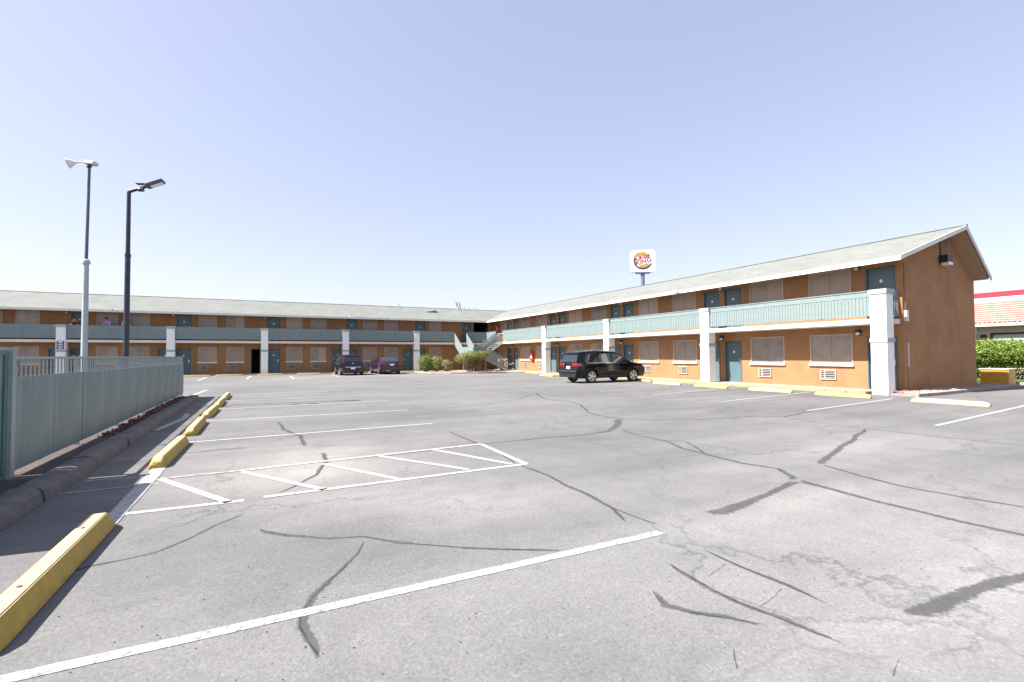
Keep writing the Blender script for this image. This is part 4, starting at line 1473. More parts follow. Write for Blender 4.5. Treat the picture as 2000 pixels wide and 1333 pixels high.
def make_car(name, P, paint, loc, heading):
    """car pointing along +x with its rear bumper at x=0; heading turns it"""
    root = empty(name, loc, heading)
    xr = lambda z: interp(P['rear'], z)
    xf = lambda z: interp(P['front'], z)
    W = P['width'] / 2
    zb = P['zb']

    def s_of(x, z):
        return (x - xr(z)) / (xf(z) - xr(z))

    def halfw(s, z):
        u = abs(2 * s - 1)
        plan = 1 - P.get('taper', .13) * u ** P.get('tp', 5)
        return W * plan * interp(P['prof'], z)
    top = P['top']
    xs = []
    for (a, b), (c, d) in zip(top, top[1:]):
        n = max(1, int(abs(c - a) / 0.16))
        for k in range(n):
            xs.append((a + (c - a) * k / n, b + (d - b) * k / n))
    xs.append(top[-1])
    tl = [0, .06, .16, .28, .4, .5, .6, .7, .8, .88, .945]
    yl = [(0.985, .972), (.94, .988), (.82, .997), (.5, 1.004), (0, 1.008)]
    rings = []
    for xt, zt in xs:
        s = s_of(xt, zt)
        s = min(1, max(0, s))
        half = []
        for t in tl:
            z = zb + (zt - zb) * t
            half.append((xr(z) + s * (xf(z) - xr(z)), halfw(s, z), z))
        wt = halfw(s, zb + (zt - zb) * .96)
        for fr, tz in yl:
            z = zb + (zt - zb) * tz
            half.append((xr(min(z, zt)) + s * (xf(min(z, zt)) - xr(min(z, zt))), wt * fr, z))
        ring = half + [(x, -yv, z) for x, yv, z in half[:-1][::-1]]
        rings.append(ring)
    n = len(rings[0])
    mb = MB()
    v = [q for r in rings for q in r]
    f = [(i * n + j, i * n + (j + 1) % n, (i + 1) * n + (j + 1) % n, (i + 1) * n + j) for i in range(len(rings) - 1) for j in range(n)]
    f += [tuple(range(n))[::-1], tuple((len(rings) - 1) * n + j for j in range(n))]
    mb.add(v, f)
    me = mb.mesh('body', paint)
    body = link('body', me, root)
    # wheel arches
    cut = MB()
    for ax in P['axles']:
        for sg in (-1, 1):
            cut.tube([(ax, sg * (W - .27), P['wr']), (ax, sg * (W + .2), P['wr'])], P['wr'] * 1.16, 28)
    co = cut.build('cutter', paint)
    md = body.modifiers.new('b', 'BOOLEAN')
    md.operation = 'DIFFERENCE'
    md.solver = 'EXACT'
    md.object = co
    co.matrix_world = root.matrix_world
    co.parent = root
    bpy.context.view_layer.update()
    dg = bpy.context.evaluated_depsgraph_get()
    me2 = bpy.data.meshes.new_from_object(body.evaluated_get(dg))
    body.modifiers.clear()
    body.data = me2
    bpy.data.objects.remove(co)
    me2.materials.clear()
    me2.materials.append(M[paint])
    me2.polygons.foreach_set('use_smooth', [True] * len(me2.polygons))
    me2.set_sharp_from_angle(angle=math.radians(32))
    me2.name = 'body'

    def side_patch(nm, poly, mat, sg, off=.008, parent=root):
        """poly: bottom-left, bottom-right, top-right, top-left in (x, z)"""
        nx, nz = 8, 5
        (x0, z0), (x1, z1), (x2, z2), (x3, z3) = poly
        vs, fs = [], []
        for dlt in (off, -0.02):
            for i in range(nx + 1):
                for j in range(nz + 1):
                    u, w = i / nx, j / nz
                    x = (x0 * (1 - u) + x1 * u) * (1 - w) + (x3 * (1 - u) + x2 * u) * w
                    z = (z0 * (1 - u) + z1 * u) * (1 - w) + (z3 * (1 - u) + z2 * u) * w
                    vs.append((x, sg * (halfw(min(1, max(0, s_of(x, z))), z) + dlt), z))
        N = (nx + 1) * (nz + 1)
        for q in (0, N):
            for i in range(nx):
                for j in range(nz):
                    a = q + i * (nz + 1) + j
                    fs.append((a, a + nz + 1, a + nz + 2, a + 1))
        bd = [i * (nz + 1) for i in range(nx + 1)] + [nx * (nz + 1) + j for j in range(1, nz + 1)] + [i * (nz + 1) + nz for i in range(nx - 1, -1, -1)] + [j for j in range(nz - 1, 0, -1)]
        for a, b in zip(bd, bd[1:] + bd[:1]):
            fs.append((a, b, N + b, N + a))
        return MB().add(vs, fs).build(nm, mat, parent, 40)

    def rear_patch(nm, y0, y1, z0, z1, mat, yt0=None, yt1=None, off=.008, parent=root, front=False):
        yt0 = y0 if yt0 is None else yt0
        yt1 = y1 if yt1 is None else yt1
        nz = 5
        vs, fs = [], []
        g = xf if front else xr
        sg = 1 if front else -1
        for dlt in (off, -.03):
            for j in range(nz + 1):
                w = j / nz
                z = z0 + (z1 - z0) * w
                for yv in (y0 * (1 - w) + yt0 * w, y1 * (1 - w) + yt1 * w):
                    vs.append((g(z) + sg * dlt, yv, z))
        N = 2 * (nz + 1)
        for q in (0, N):
            for j in range(nz):
                fs.append((q + 2 * j, q + 2 * j + 1, q + 2 * j + 3, q + 2 * j + 2))
        for j in range(nz):
            fs.append((2 * j, 2 * j + 2, N + 2 * j + 2, N + 2 * j))
            fs.append((2 * j + 1, 2 * j + 3, N + 2 * j + 3, N + 2 * j + 1))
        fs += [(0, 1, N + 1, N), (N - 2, N - 1, 2 * N - 1, 2 * N - 2)]
        return MB().add(vs, fs).build(nm, mat, parent, 40)

    def top_patch(nm, x0, x1, mat, k0, k1, off=.008):
        """glass laid on a sloping part of the top line between x0 and x1"""
        nx, ny = 6, 6
        vs, fs = [], []
        for i in range(nx + 1):
            x = x0 + (x1 - x0) * i / nx
            zt = interp(top, x)
            w = halfw(min(1, max(0, s_of(x, zt))), zb + (zt - zb) * .96) * (k0 + (k1 - k0) * i / nx)
            for j in range(ny + 1):
                yv = -w + 2 * w * j / ny
                fr = abs(yv) / max(1e-6, halfw(min(1, max(0, s_of(x, zt))), zb + (zt - zb) * .96))
                tz = 1.008 - .011 * min(1, fr / .82) if fr < .82 else .997 - .009 * (fr - .82) / .12
                vs.append((x, yv, zb + (zt - zb) * tz + off))
        for i in range(nx):
            for j in range(ny):
                a = i * (ny + 1) + j
                fs.append((a, a + ny + 1, a + ny + 2, a + 1))
        return MB().add(vs, fs).build(nm, mat, root, 40)

    # wheels
    wr, ww = P['wr'], .215
    tyre = MB()
    prof = [(wr * .66, -ww / 2 + .01), (wr * .9, -ww / 2), (wr * .985, -ww / 2 + .03), (wr, 0), (wr * .985, ww / 2 - .03), (wr * .9, ww / 2), (wr * .66, ww / 2 - .01)]
    seg = 28
    vs = [(r * math.cos(2 * math.pi * i / seg), yv, r * math.sin(2 * math.pi * i / seg)) for i in range(seg) for r, yv in prof]
    kq = len(prof)
    tyre.add(vs, [(i * kq + j, i * kq + j + 1, ((i + 1) % seg) * kq + j + 1, ((i + 1) % seg) * kq + j) for i in range(seg) for j in range(kq - 1)])
    tyre_me = tyre.mesh('tyre', 'rubber', 40)
    rim = MB()
    ro = wr * .68
    for i in range(5):
        for dd in (-.13, .13):
            a = 2 * math.pi * i / 5 + dd
            c, s_ = math.cos(a), math.sin(a)
            u = (-s_, c)
            w0, w1 = .028, .022
            rim.add([(c * .04 + u[0] * w0, -.085, s_ * .04 + u[1] * w0), (c * .04 - u[0] * w0, -.085, s_ * .04 - u[1] * w0), (c * ro - u[0] * w1, -.092, s_ * ro - u[1] * w1), (c * ro + u[0] * w1, -.092, s_ * ro + u[1] * w1),
                     (c * .04 + u[0] * w0, -.055, s_ * .04 + u[1] * w0), (c * .04 - u[0] * w0, -.055, s_ * .04 - u[1] * w0), (c * ro - u[0] * w1, -.055, s_ * ro - u[1] * w1), (c * ro + u[0] * w1, -.055, s_ * ro + u[1] * w1)],
                    [(0, 1, 2, 3), (7, 6, 5, 4), (0, 3, 7, 4), (1, 2, 6, 5), (2, 3, 7, 6), (0, 1, 5, 4)])
    pr = [(ro - .025, -.098), (ro + .004, -.104), (ro + .004, .08), (ro - .025, .08)]
    vs = [(r * math.cos(2 * math.pi * i / seg), yv, r * math.sin(2 * math.pi * i / seg)) for i in range(seg) for r, yv in pr]
    rim.add(vs, [(i * 4 + j, i * 4 + (j + 1) % 4, ((i + 1) % seg) * 4 + (j + 1) % 4, ((i + 1) % seg) * 4 + j) for i in range(seg) for j in range(4)])
    rim.tube([(0, -.098, 0), (0, -.05, 0)], .055, 14)
    rim_me = rim.mesh('rim', 'alloy', 35)
    disc_me = MB().tube([(0, -.03, 0), (0, .06, 0)], ro - .026, 20).mesh('brake_disc', 'plastic')
    for ax in P['axles']:
        for sg in (-1, 1):
            w = link('wheel', disc_me, root, (ax, sg * (W - .125), wr), 0 if sg < 0 else math.pi)
            sub('tyre', tyre_me, w)
            sub('rim', rim_me, w)
    # underbody
    MB().box(P['axles'][0] - .5, P['axles'][1] + .5, -W + .3, W - .3, zb - .06, zb + .1).build('underbody', 'plastic', root)
    return root, side_patch, rear_patch, top_patch, halfw, s_of, xr, xf


# black SUV, nose to the right wing
SUV = dict(width=1.84, zb=0.30, wr=0.36, axles=(0.97, 3.86), taper=.12, tp=6,
           rear=[(.2, .06), (.45, 0), (.62, 0.0), (.70, .07), (1.05, .10), (1.62, .32), (1.8, .40)],
           front=[(.2, 4.72), (.5, 4.82), (.75, 4.80), (.95, 4.68), (1.08, 4.5), (1.8, 4.3)],
           prof=[(.2, .90), (.42, .975), (.7, 1.0), (.92, .99), (1.08, .965), (1.6, .82), (1.8, .76)],
           top=[(.32, 1.63), (.48, 1.69), (1.3, 1.73), (2.3, 1.72), (2.85, 1.655), (3.1, 1.52), (3.64, 1.17), (3.75, 1.11), (4.2, 1.05), (4.52, .98), (4.70, .86)])
car, sp_, rp_, tp_, hw_, so_, xr_, xf_ = make_car('parked_suv', SUV, 'carblack', (14.53, 22.02, 0), math.radians(1.5))
tag(car, 'shiny black SUV parked nose in at the right wing', 'car')
for sg in (-1, 1):
    sp_('side_window', [(.52, 1.14), (1.36, 1.10), (1.36, 1.56), (.70, 1.55)], 'carglass', sg)
    sp_('side_window', [(1.46, 1.10), (2.30, 1.08), (2.30, 1.58), (1.46, 1.57)], 'carglass', sg)
    sp_('side_window', [(2.42, 1.08), (3.42, 1.07), (2.92, 1.52), (2.42, 1.58)], 'carglass', sg)
    sp_('window_trim', [(.60, 1.07), (3.50, 1.035), (3.48, 1.06), (.61, 1.10)], 'chrome', sg, .010)
    sp_('door_handle', [(2.12, .93), (2.30, .93), (2.30, .965), (2.12, .965)], 'carblack', sg, .03)
    sp_('door_handle', [(3.10, .91), (3.28, .91), (3.28, .945), (3.10, .945)], 'carblack', sg, .03)
    sp_('sill_trim', [(1.45, .33), (3.40, .33), (3.38, .42), (1.47, .42)], 'plastic', sg, .012)
    sp_('door_seam', [(2.352, .45), (2.364, .45), (2.364, 1.06), (2.352, 1.06)], 'plastic', sg, .002)
    MB().tube([(.9, sg * .66, 1.71), (1.05, sg * .67, 1.77), (2.5, sg * .67, 1.76), (2.7, sg * .66, 1.67)], .018, 8).build('roof_rail', 'chrome', car)
    mr = MB().box(3.16, 3.30, sg * .93 - .03, sg * .93 + .14 * sg + .03 * sg if sg > 0 else sg * .93 + .03, 1.07, 1.22, .02) if sg > 0 else MB().box(3.16, 3.30, -1.09, -.90, 1.07, 1.22, .02)
    mr.build('door_mirror', 'carblack', car)
    rp_('tail_lamp', sg * .34 if sg > 0 else -.80, .80 if sg > 0 else -.34, .90, 1.06, 'taillight', None, None, .02)
    sp_('tail_lamp', [(.10, .90), (.40, .93), (.34, 1.05), (.13, 1.06)], 'taillight', sg, .012)
    rp_('reflector', .55 if sg > 0 else -.75, .75 if sg > 0 else -.55, .42, .47, 'taillight')
rp_('rear_window', -.70, .70, 1.12, 1.54, 'carglass', -.58, .58, .010)
rp_('bumper_trim', -.72, .72, .32, .46, 'plastic', None, None, .02)
rp_('licence_plate', -.16, .16, .76, .90, 'plate', None, None, .016)
rp_('bumper_step', -.80, .80, .615, .66, 'plastic', None, None, .012)
tp_('windscreen', 2.98, 3.60, 'carglass', .88, .90)
rp_('spoiler', -.62, .62, 1.56, 1.61, 'carblack', -.6, .6, .08)
rp_('headlamp', .42, .80, .72, .86, 'clearlamp', None, None, .012, car, True)
rp_('headlamp', -.80, -.42, .72, .86, 'clearlamp', None, None, .012, car, True)

# dark hatchback (boxy), nose to the back wing
HAT = dict(width=1.79, zb=0.24, wr=0.325, axles=(0.72, 3.27), taper=.13, tp=6,
           rear=[(.2, .08), (.45, 0.0), (.68, .0), (.74, .06), (1.0, .08), (1.55, .26), (1.7, .34)],
           front=[(.2, 3.98), (.5, 4.08), (.75, 4.07), (.95, 3.92), (1.08, 3.7), (1.7, 3.5)],
           prof=[(.2, .90), (.42, .975), (.7, 1.0), (.92, .985), (1.05, .955), (1.55, .80), (1.7, .75)],
           top=[(.27, 1.55), (.42, 1.60), (1.2, 1.63), (2.0, 1.62), (2.4, 1.58), (2.65, 1.46), (3.12, 1.13), (3.25, 1.08), (3.7, 1.0), (3.95, .86)])
car, sp_, rp_, tp_, hw_, so_, xr_, xf_ = make_car('parked_hatchback', HAT, 'carblue', (6.18, 39.35, 0), math.radians(91))
tag(car, 'dark boxy hatchback parked nose in, left of the purple sedan', 'car')
for sg in (-1, 1):
    sp_('side_window', [(1.18, 1.10), (1.98, 1.07), (1.98, 1.48), (1.18, 1.46)], 'carglass', sg)
    sp_('side_window', [(2.08, 1.07), (2.95, 1.05), (2.52, 1.43), (2.08, 1.48)], 'carglass', sg)
    sp_('side_window', [(.55, 1.15), (1.05, 1.12), (1.05, 1.46), (.62, 1.46)], 'carglass', sg)
    sp_('door_handle', [(1.25, .92), (1.42, .92), (1.42, .95), (1.25, .95)], 'chrome', sg, .03)
    sp_('door_handle', [(2.15, .90), (2.32, .90), (2.32, .93), (2.15, .93)], 'chrome', sg, .03)
    sp_('tail_lamp', [(.10, .98), (.20, 1.0), (.38, 1.50), (.29, 1.50)], 'taillight_shaded', sg, .012)
    rp_('tail_lamp', .66 if sg > 0 else -.80, .80 if sg > 0 else -.66, .95, 1.48, 'taillight_shaded', .58 if sg > 0 else -.70, .70 if sg > 0 else -.58, .014)
    MB().box(2.78, 2.90, .90 if sg > 0 else -1.07, 1.07 if sg > 0 else -.90, 1.05, 1.19, .02).build('door_mirror', 'carblue', car)
    rp_('reflector', .58 if sg > 0 else -.74, .74 if sg > 0 else -.58, .34, .40, 'taillight_shaded', None, None, .022)
rp_('rear_window', -.62, .62, 1.08, 1.46, 'carglass', -.55, .55, .010)
rp_('bumper_trim', -.70, .70, .26, .42, 'plastic', None, None, .02)
rp_('bumper_bar', -.58, .58, .62, .67, 'chrome', None, None, .012)
rp_('licence_plate', -.16, .16, .48, .61, 'plate', None, None, .014)
rp_('badge', -.06, .06, .92, .97, 'chrome', None, None, .014)
rp_('spoiler', -.60, .60, 1.50, 1.55, 'carblue', None, None, .09)
tp_('windscreen', 2.58, 3.10, 'carglass', .88, .90)

# purple sedan
SED = dict(width=1.80, zb=0.22, wr=0.325, axles=(0.98, 3.68), taper=.14, tp=5,
           rear=[(.2, .12), (.42, 0.02), (.62, .0), (.85, .03), (1.02, .10), (1.5, .2)],
           front=[(.2, 4.52), (.45, 4.62), (.65, 4.60), (.82, 4.45), (.95, 4.2), (1.5, 4.0)],
           prof=[(.2, .90), (.4, .975), (.65, 1.0), (.85, .985), (.98, .945), (1.42, .70), (1.5, .66)],
           top=[(.11, 1.03), (.45, 1.06), (.62, 1.07), (1.05, 1.28), (1.4, 1.41), (1.9, 1.455), (2.5, 1.43), (2.8, 1.33), (3.35, 1.0), (3.5, .965), (4.1, .88), (4.44, .76)])
car, sp_, rp_, tp_, hw_, so_, xr_, xf_ = make_car('parked_sedan', SED, 'carpurple', (9.3, 39.75, 0), math.radians(92))
tag(car, 'purple sedan parked nose in beside the dark hatchback', 'car')
for sg in (-1, 1):
    sp_('side_window', [(1.02, 1.06), (1.92, 1.03), (1.92, 1.36), (1.36, 1.34)], 'carglass', sg)
    sp_('side_window', [(2.02, 1.03), (3.05, .99), (2.62, 1.30), (2.02, 1.36)], 'carglass', sg)
    sp_('door_handle', [(1.42, .87), (1.60, .87), (1.60, .90), (1.42, .90)], 'chrome', sg, .03)
    sp_('door_handle', [(2.38, .85), (2.56, .85), (2.56, .88), (2.38, .88)], 'chrome', sg, .03)
    sp_('tail_lamp', [(.08, .78), (.36, .82), (.34, .95), (.11, .96)], 'taillight_shaded', sg, .010)
    rp_('tail_lamp', .48 if sg > 0 else -.78, .78 if sg > 0 else -.48, .78, .94, 'taillight_shaded', None, None, .014)
    MB().box(2.86, 2.98, .88 if sg > 0 else -1.05, 1.05 if sg > 0 else -.88, 1.0, 1.12, .02).build('door_mirror', 'carpurple', car)
tp_('rear_window', .64, 1.30, 'carglass', .84, .80)
tp_('windscreen', 2.78, 3.30, 'carglass', .86, .88)
rp_('licence_plate', -.16, .16, .72, .85, 'plate', None, None, .016)
rp_('boot_trim', -.34, .34, .875, .905, 'chrome', None, None, .014)
rp_('bumper_trim', -.62, .62, .24, .36, 'plastic', None, None, .02)
rp_('bumper_reflector', .1, .5, .27, .31, 'clearlamp', None, None, .024)

# ------------------------------------------------------------------ light poles
p1 = empty('light_pole', (-4.46, 17.5, 0))
tag(p1, 'tall slim grey pole with two flood lights behind the fence', 'light pole')
MB().tube([(0, 0, 0), (0.0, 0, 4.12)], [.082, .066], 16).build('lower_pole', 'polegrey', p1, 40)
MB().tube([(0, 0, 4.12), (0, 0, 4.16), (0, 0, 4.22), (0, 0, 4.25)], [.095, .098, .088, .05], 16).build('pole_collar', 'polegrey', p1, 40)
MB().tube([(0, 0, 4.24), (0.03, 0, 6.85)], [.042, .034], 12).build('upper_pole', 'poleslate', p1, 40)
MB().tube([(-.0, 0, 6.83), (.05, 0, 6.92)], .05, 10).build('pole_bracket', 'poleblue', p1, 40)
h1 = MB().box(-.17, .17, -.13, .13, -.06, .06, .015).build('flood_head', 'lamp_metal', p1, None, (.06, 0, 6.98))
h1.rotation_euler = (0, math.radians(5), math.radians(-22))
h1.scale = (.8, .75, .8)
MB().box(-.14, .14, -.134, -.131, -.04, .04).build('flood_lens', 'lens', h1)
h2 = MB().tube([(0, 0, 0), (-.14, -.02, -.035), (-.2, -.02, -.06)], [.02, .025, .05], 10).tube([(-.2, -.02, -.06), (-.34, -.03, -.11)], [.05, .15], 18).build('flood_head', 'lens', p1, 35, (-.09, 0, 6.99))
MB().tube([(-.342, -.03, -.111), (-.346, -.03, -.1125)], .14, 18).build('flood_lens', 'lens', h2)
p2 = empty('light_pole', (-3.62, 17.95, 0))
tag(p2, 'dark blue black pole with angled lamp head behind the fence', 'light pole')
MB().tube([(0, 0, 0), (0, 0, 4.47)], [.078, .070], 16).build('lower_pole', 'poleblue', p2, 40)
MB().tube([(0, 0, 4.47), (0, 0, 4.56)], .08, 16).build('pole_collar', 'poleblue', p2, 40)
MB().tube([(0, 0, 4.56), (0, 0, 6.42)], [.060, .052], 16).build('upper_pole', 'poleblue', p2, 40)
MB().tube([(0, 0, 6.42), (.03, 0, 6.44), (.30, -.06, 6.56), (.52, -.1, 6.64)], [.054, .05, .042, .035], 12).tube([(.22, -.04, 6.5), (.36, -.07, 6.53)], [.05, .075], 10).build('lamp_arm', 'poleblue', p2, 40)
h = MB().box(-.12, .48, -.17, .17, -.065, .065, .02).build('lamp_head', 'poleblue', p2, None, (.52, -.1, 6.66))
h.rotation_euler = (0, math.radians(-24), math.radians(-14))
h.scale = (.82, .72, .8)
MB().box(.02, .44, -.13, .13, -.069, -.066).build('lamp_lens', 'lens', h)
MB().box(-.42, -.06, -.12, .12, .03, .05).build('lamp_fin', 'poleblue', h).rotation_euler = (0, math.radians(22), 0)

# ------------------------------------------------------------------ roadside sign on a tall pole
SD = 80.0
sp0 = ray(1255, 511) * SD
sign_c = Vector((sp0.x, sp0.y, sp0.z + H))
sg_root = empty('pole_sign', (sign_c.x, sign_c.y, 0), math.atan2(-sign_c.x, sign_c.y) + math.radians(8))
tag(sg_root, 'white rounded burger restaurant sign on a tall pole behind the roof', 'pole sign')
sw, sh, cr = 1.95, 1.80, 0.42


def round_rect(hw, hh, r, n=6):
    pts = []
    for cx, cz, a0 in ((hw - r, hh - r, 0), (-hw + r, hh - r, 90), (-hw + r, -hh + r, 180), (hw - r, -hh + r, 270)):
        for k in range(n + 1):
            a = math.radians(a0 + 90 * k / n)
            pts.append((cx + r * math.cos(a), cz + r * math.sin(a)))
    return pts


zc = sign_c.z
cab = MB().prism(round_rect(sw, sh, cr), 'y', -0.45, 0.45).build('sign_cabinet', 'signwhite', sg_root, None, (0, 0, zc))
rim_pts = round_rect(sw, sh, cr)
MB().tube([(0, 0, 0), (0, 0, zc - sh - .3)], .30, 14).build('sign_pole', 'signpole', sg_root, 40)
MB().box(-1.15, 1.15, -.42, .42, -sh - .22, -sh - .003).build('sign_base', 'signpole', cab)
MB().box(-.3, .3, -.3, .3, -sh - .55, -sh - .222).build('pole_head', 'signpole', cab)


def bun(zs, sgn):
    pts = []
    for k in range(17):
        a = math.pi * k / 16
        pts.append((.90 * math.cos(a), zs + sgn * .56 * math.sin(a) ** .8))
    return pts


tilt = math.radians(14)


def rotp(pts):
    return [(x * math.cos(tilt) - z * math.sin(tilt), x * math.sin(tilt) + z * math.cos(tilt)) for x, z in pts]


MB().prism(rotp([(x, z + .10) for x, z in bun(.80, 1)]), 'y', -.47, -.449).build('emblem_bun', 'signyellow', cab)
MB().prism(rotp([(x * .95, z + .10) for x, z in bun(-.66, -1)]), 'y', -.47, -.449).build('emblem_bun', 'signyellow', cab)
for txt, size, zz, kx, sx_ in (('BURGER', .66, .50, 0, 1.04), ('KING', .98, -.18, .02, 1.08)):
    t = link('lettering', text_mesh(txt, size, 'signred', .012, 1.04, .028), cab)
    t.scale = (sx_, 1, 1)
    t.location = (kx - zz * math.sin(tilt), -.465, zz * math.cos(tilt) + .08)
    t.rotation_euler = (math.pi / 2, -tilt, 0)
out, inn = [], []
for k in range(41):
    t = k / 40
    a = math.radians(112 + 228 * t)
    th = 0.05 + 0.22 * math.sin(math.pi * min(1, t * .62 + .05)) ** 1.3
    out.append((1.52 * math.cos(a), 1.48 * math.sin(a) + .06))
    inn.append(((1.52 - th) * math.cos(a) + .02, (1.48 - th) * math.sin(a) + .06))
vs, fs = [], []
for (a, b) in zip(out, inn):
    vs += [(a[0], -.468, a[1]), (b[0], -.468, b[1])]
for k in range(40):
    fs.append((2 * k, 2 * k + 1, 2 * k + 3, 2 * k + 2))
MB().add(vs, fs).build('emblem_crescent', 'signblue', cab)

# ------------------------------------------------------------------ restaurant at the right
rest = empty('restaurant_building', (38, 14, 0))
tag(rest, 'low cream restaurant with pink tiled mansard roof and red parapet', 'restaurant')
RX = 38.0
lo = Vector((-38, -14, 0))
wall = MB().mat('cream').box(RX + .6, RX + 14, 4, 34, 0, 3.25).build('wall', None, rest, loc=lo)
MB().box(RX - .05, RX + .6, 3.9, 34, 3.06, 3.27).build('eave_board', 'cream', rest, loc=lo)
MB().box(RX + .9, RX + 14, 3.9, 34, 4.82, 5.14).build('parapet_band', 'redband', rest, loc=lo)
MB().box(RX + .86, RX + .92, 3.9, 34, 4.56, 4.815).build('parapet_board', 'sill', rest, loc=lo)
# tile courses, each a scalloped strip
ncs = 10
for i in range(ncs):
    t0, t1 = i / ncs, (i + 1) / ncs
    xa, xb = RX + .95 * t0 - .06, RX + .95 * t1 - .02
    za, zb_ = 3.27 + 1.30 * t0, 3.27 + 1.30 * t1
    vs, fs = [], []
    ny = 130
    for j in range(ny * 4 + 1):
        yv = 4 + 28 * j / (ny * 4)
        bump = abs(math.sin(math.pi * j / 4)) * 0.05
        vs += [(xa - bump, yv, za + .03), (xb - bump * .6, yv, zb_ + .03), (xa - bump + .03, yv, za - .015)]
    for j in range(ny * 4):
        a = 3 * j
        fs += [(a, a + 3, a + 4, a + 1), (a, a + 2, a + 5, a + 3)]
    MB().add(vs, fs).build('tile_course', 'tile', rest, loc=lo)
MB().add([(RX, 4, 3.25), (RX, 34, 3.25), (RX + .98, 34, 4.6), (RX + .98, 4, 4.6)], [(0, 1, 2, 3)]).build('roof_deck', 'tile', rest, loc=lo)
for yv in (13.95, 16.6, 8.6):
    MB().box(RX + .02, RX + .5, yv - .4, yv + .42, 0, 2.62).box(RX - .02, RX + .54, yv - .45, yv + .47, 2.62, 3.06).build('pillar', 'white', rest, loc=lo)
for ya, yb in ((10.95, 12.9), (9.2, 10.7), (14.6, 16.0)):
    w = MB().box(RX + .5, RX + .62, ya, ya + .10, .75, 2.68).box(RX + .5, RX + .62, yb - .1, yb, .75, 2.68).box(RX + .5, RX + .62, ya + .1, yb - .1, 2.58, 2.68).box(RX + .5, RX + .62, ya + .1, yb - .1, .75, .85).build('window', 'black', rest, loc=lo)
    MB().box(RX + .555, RX + .60, ya + .1, yb - .1, .85, 2.58).build('window_pane', 'paneblind', w)
MB().box(RX + .52, RX + .62, 13.1, 13.35, .1, 2.6).build('door_jamb', 'black', rest, loc=lo)

# lawn, hedge, ochre block
kind(MB().box(31.6, 37.9, 4, 18, -.05, .06).build('lawn', 'grassbed'), 'structure')
gk2 = MB().box(31.42, 31.598, 4, 10.9, -.05, .12)
kind(gk2.build('lawn_kerb', 'concrete'), 'structure')


def leaf_cloud(name, mat, n, sampler, smin, smax, seed, parent=None):
    rnd = np.random.default_rng(seed)
    P, Nn = sampler(rnd, n)
    n = len(P)
    s = rnd.uniform(smin, smax, (n, 1))
    rv = rnd.normal(size=(n, 3)) * .75 + Nn
    rv /= np.linalg.norm(rv, axis=1, keepdims=True)
    t = np.cross(rv, rnd.normal(size=(n, 3)))
    t /= np.linalg.norm(t, axis=1, keepdims=True)
    b = np.cross(rv, t)
    v = np.stack([P - t * s, P - b * s * .5, P + t * s, P + b * s * .5], 1).reshape(-1, 3)
    me = bpy.data.meshes.new(name)
    me.vertices.add(4 * n)
    me.vertices.foreach_set('co', v.ravel())
    me.loops.add(4 * n)
    me.loops.foreach_set('vertex_index', np.arange(4 * n))
    me.polygons.add(n)
    me.polygons.foreach_set('loop_start', np.arange(n) * 4)
    me.polygons.foreach_set('loop_total', np.full(n, 4))
    me.update(calc_edges=True)
    me.materials.append(M[mat])
    return link(name, me, parent)


def blob_sampler(blobs, fill=.35, flat=1.0):
    def smp(rnd, n):
        w = np.array([b[1][0] * b[1][1] * b[1][2] for b in blobs]) ** .67
        idx = rnd.choice(len(blobs), n, p=w / w.sum())
        d = rnd.normal(size=(n, 3))
        d /= np.linalg.norm(d, axis=1, keepdims=True)
        r = 1 - fill * rnd.random((n, 1)) ** 1.6
        r *= 1 + .10 * np.sin(d[:, :1] * 9 + idx[:, None]) * np.cos(d[:, 1:2] * 8 + d[:, 2:3] * 7)
        r *= np.where(rnd.random((n, 1)) < .18, 1 + .36 * rnd.random((n, 1)), 1)
        r *= 1 + .12 * np.sin(d[:, :1] * 17 + 3 * idx[:, None]) * np.cos(d[:, 1:2] * 15 - d[:, 2:3] * 13)
        C = np.array([b[0] for b in blobs])[idx]
        R = np.array([b[1] for b in blobs])[idx]
        P = C + d * r * R
        Nn = d / R
        Nn /= np.linalg.norm(Nn, axis=1, keepdims=True)
        k = P[:, 2] > 0.06
        return P[k], Nn[k]
    return smp


def bush(name, loc, blobs, mat, n, smin, smax, seed, label, stems):
    root = empty(name, loc)
    tag(root, label, 'bush')
    leaf_cloud('foliage', mat, n, blob_sampler(blobs), smin, smax, seed, root)
    mb = MB()
    rnd = random.Random(seed)
    for i in range(stems):
        bl = blobs[i % len(blobs)]
        a = rnd.uniform(0, 6.28)
        e = Vector(bl[0]) + Vector((math.cos(a) * bl[1][0] * .5, math.sin(a) * bl[1][1] * .5, bl[1][2] * rnd.uniform(-.2, .5)))
        bx = Vector((bl[0][0] * .45 + rnd.uniform(-.15, .15), bl[0][1] * .45 + rnd.uniform(-.12, .12), -.05))
        md_ = bx.lerp(e, .5) + Vector((rnd.uniform(-.12, .12), rnd.uniform(-.12, .12), .05))
        mb.tube([bx, md_, e], [.035, .024, .008], 6)
    mb.build('stem', 'wood', root, 40)
    return root


# hedge by the restaurant
bush('hedge', (34.9, 11.2, 0.06), [((0, 0, 1.42), (1.15, 2.35, .66)), ((0, -1.0, 1.38), (1.1, 1.6, .62)), ((0, .9, 1.36), (1.05, 1.4, .6)), ((0, .1, 1.62), (.9, 1.9, .52)), ((.25, 0, .6), (.9, 2.2, .5))], 'hedge', 26000, .035, .075, 31, 'rounded bright green hedge beside the restaurant', 16)
# lawn grass
rg = np.random.default_rng(9)


def grass_sampler(rnd, n):
    P = np.stack([rnd.uniform(31.7, 36.5, n), rnd.uniform(8, 15.5, n), rnd.uniform(.07, .13, n)], 1)
    Nn = np.tile(np.array([[.8, -.4, .3]]), (n, 1))
    return P, Nn


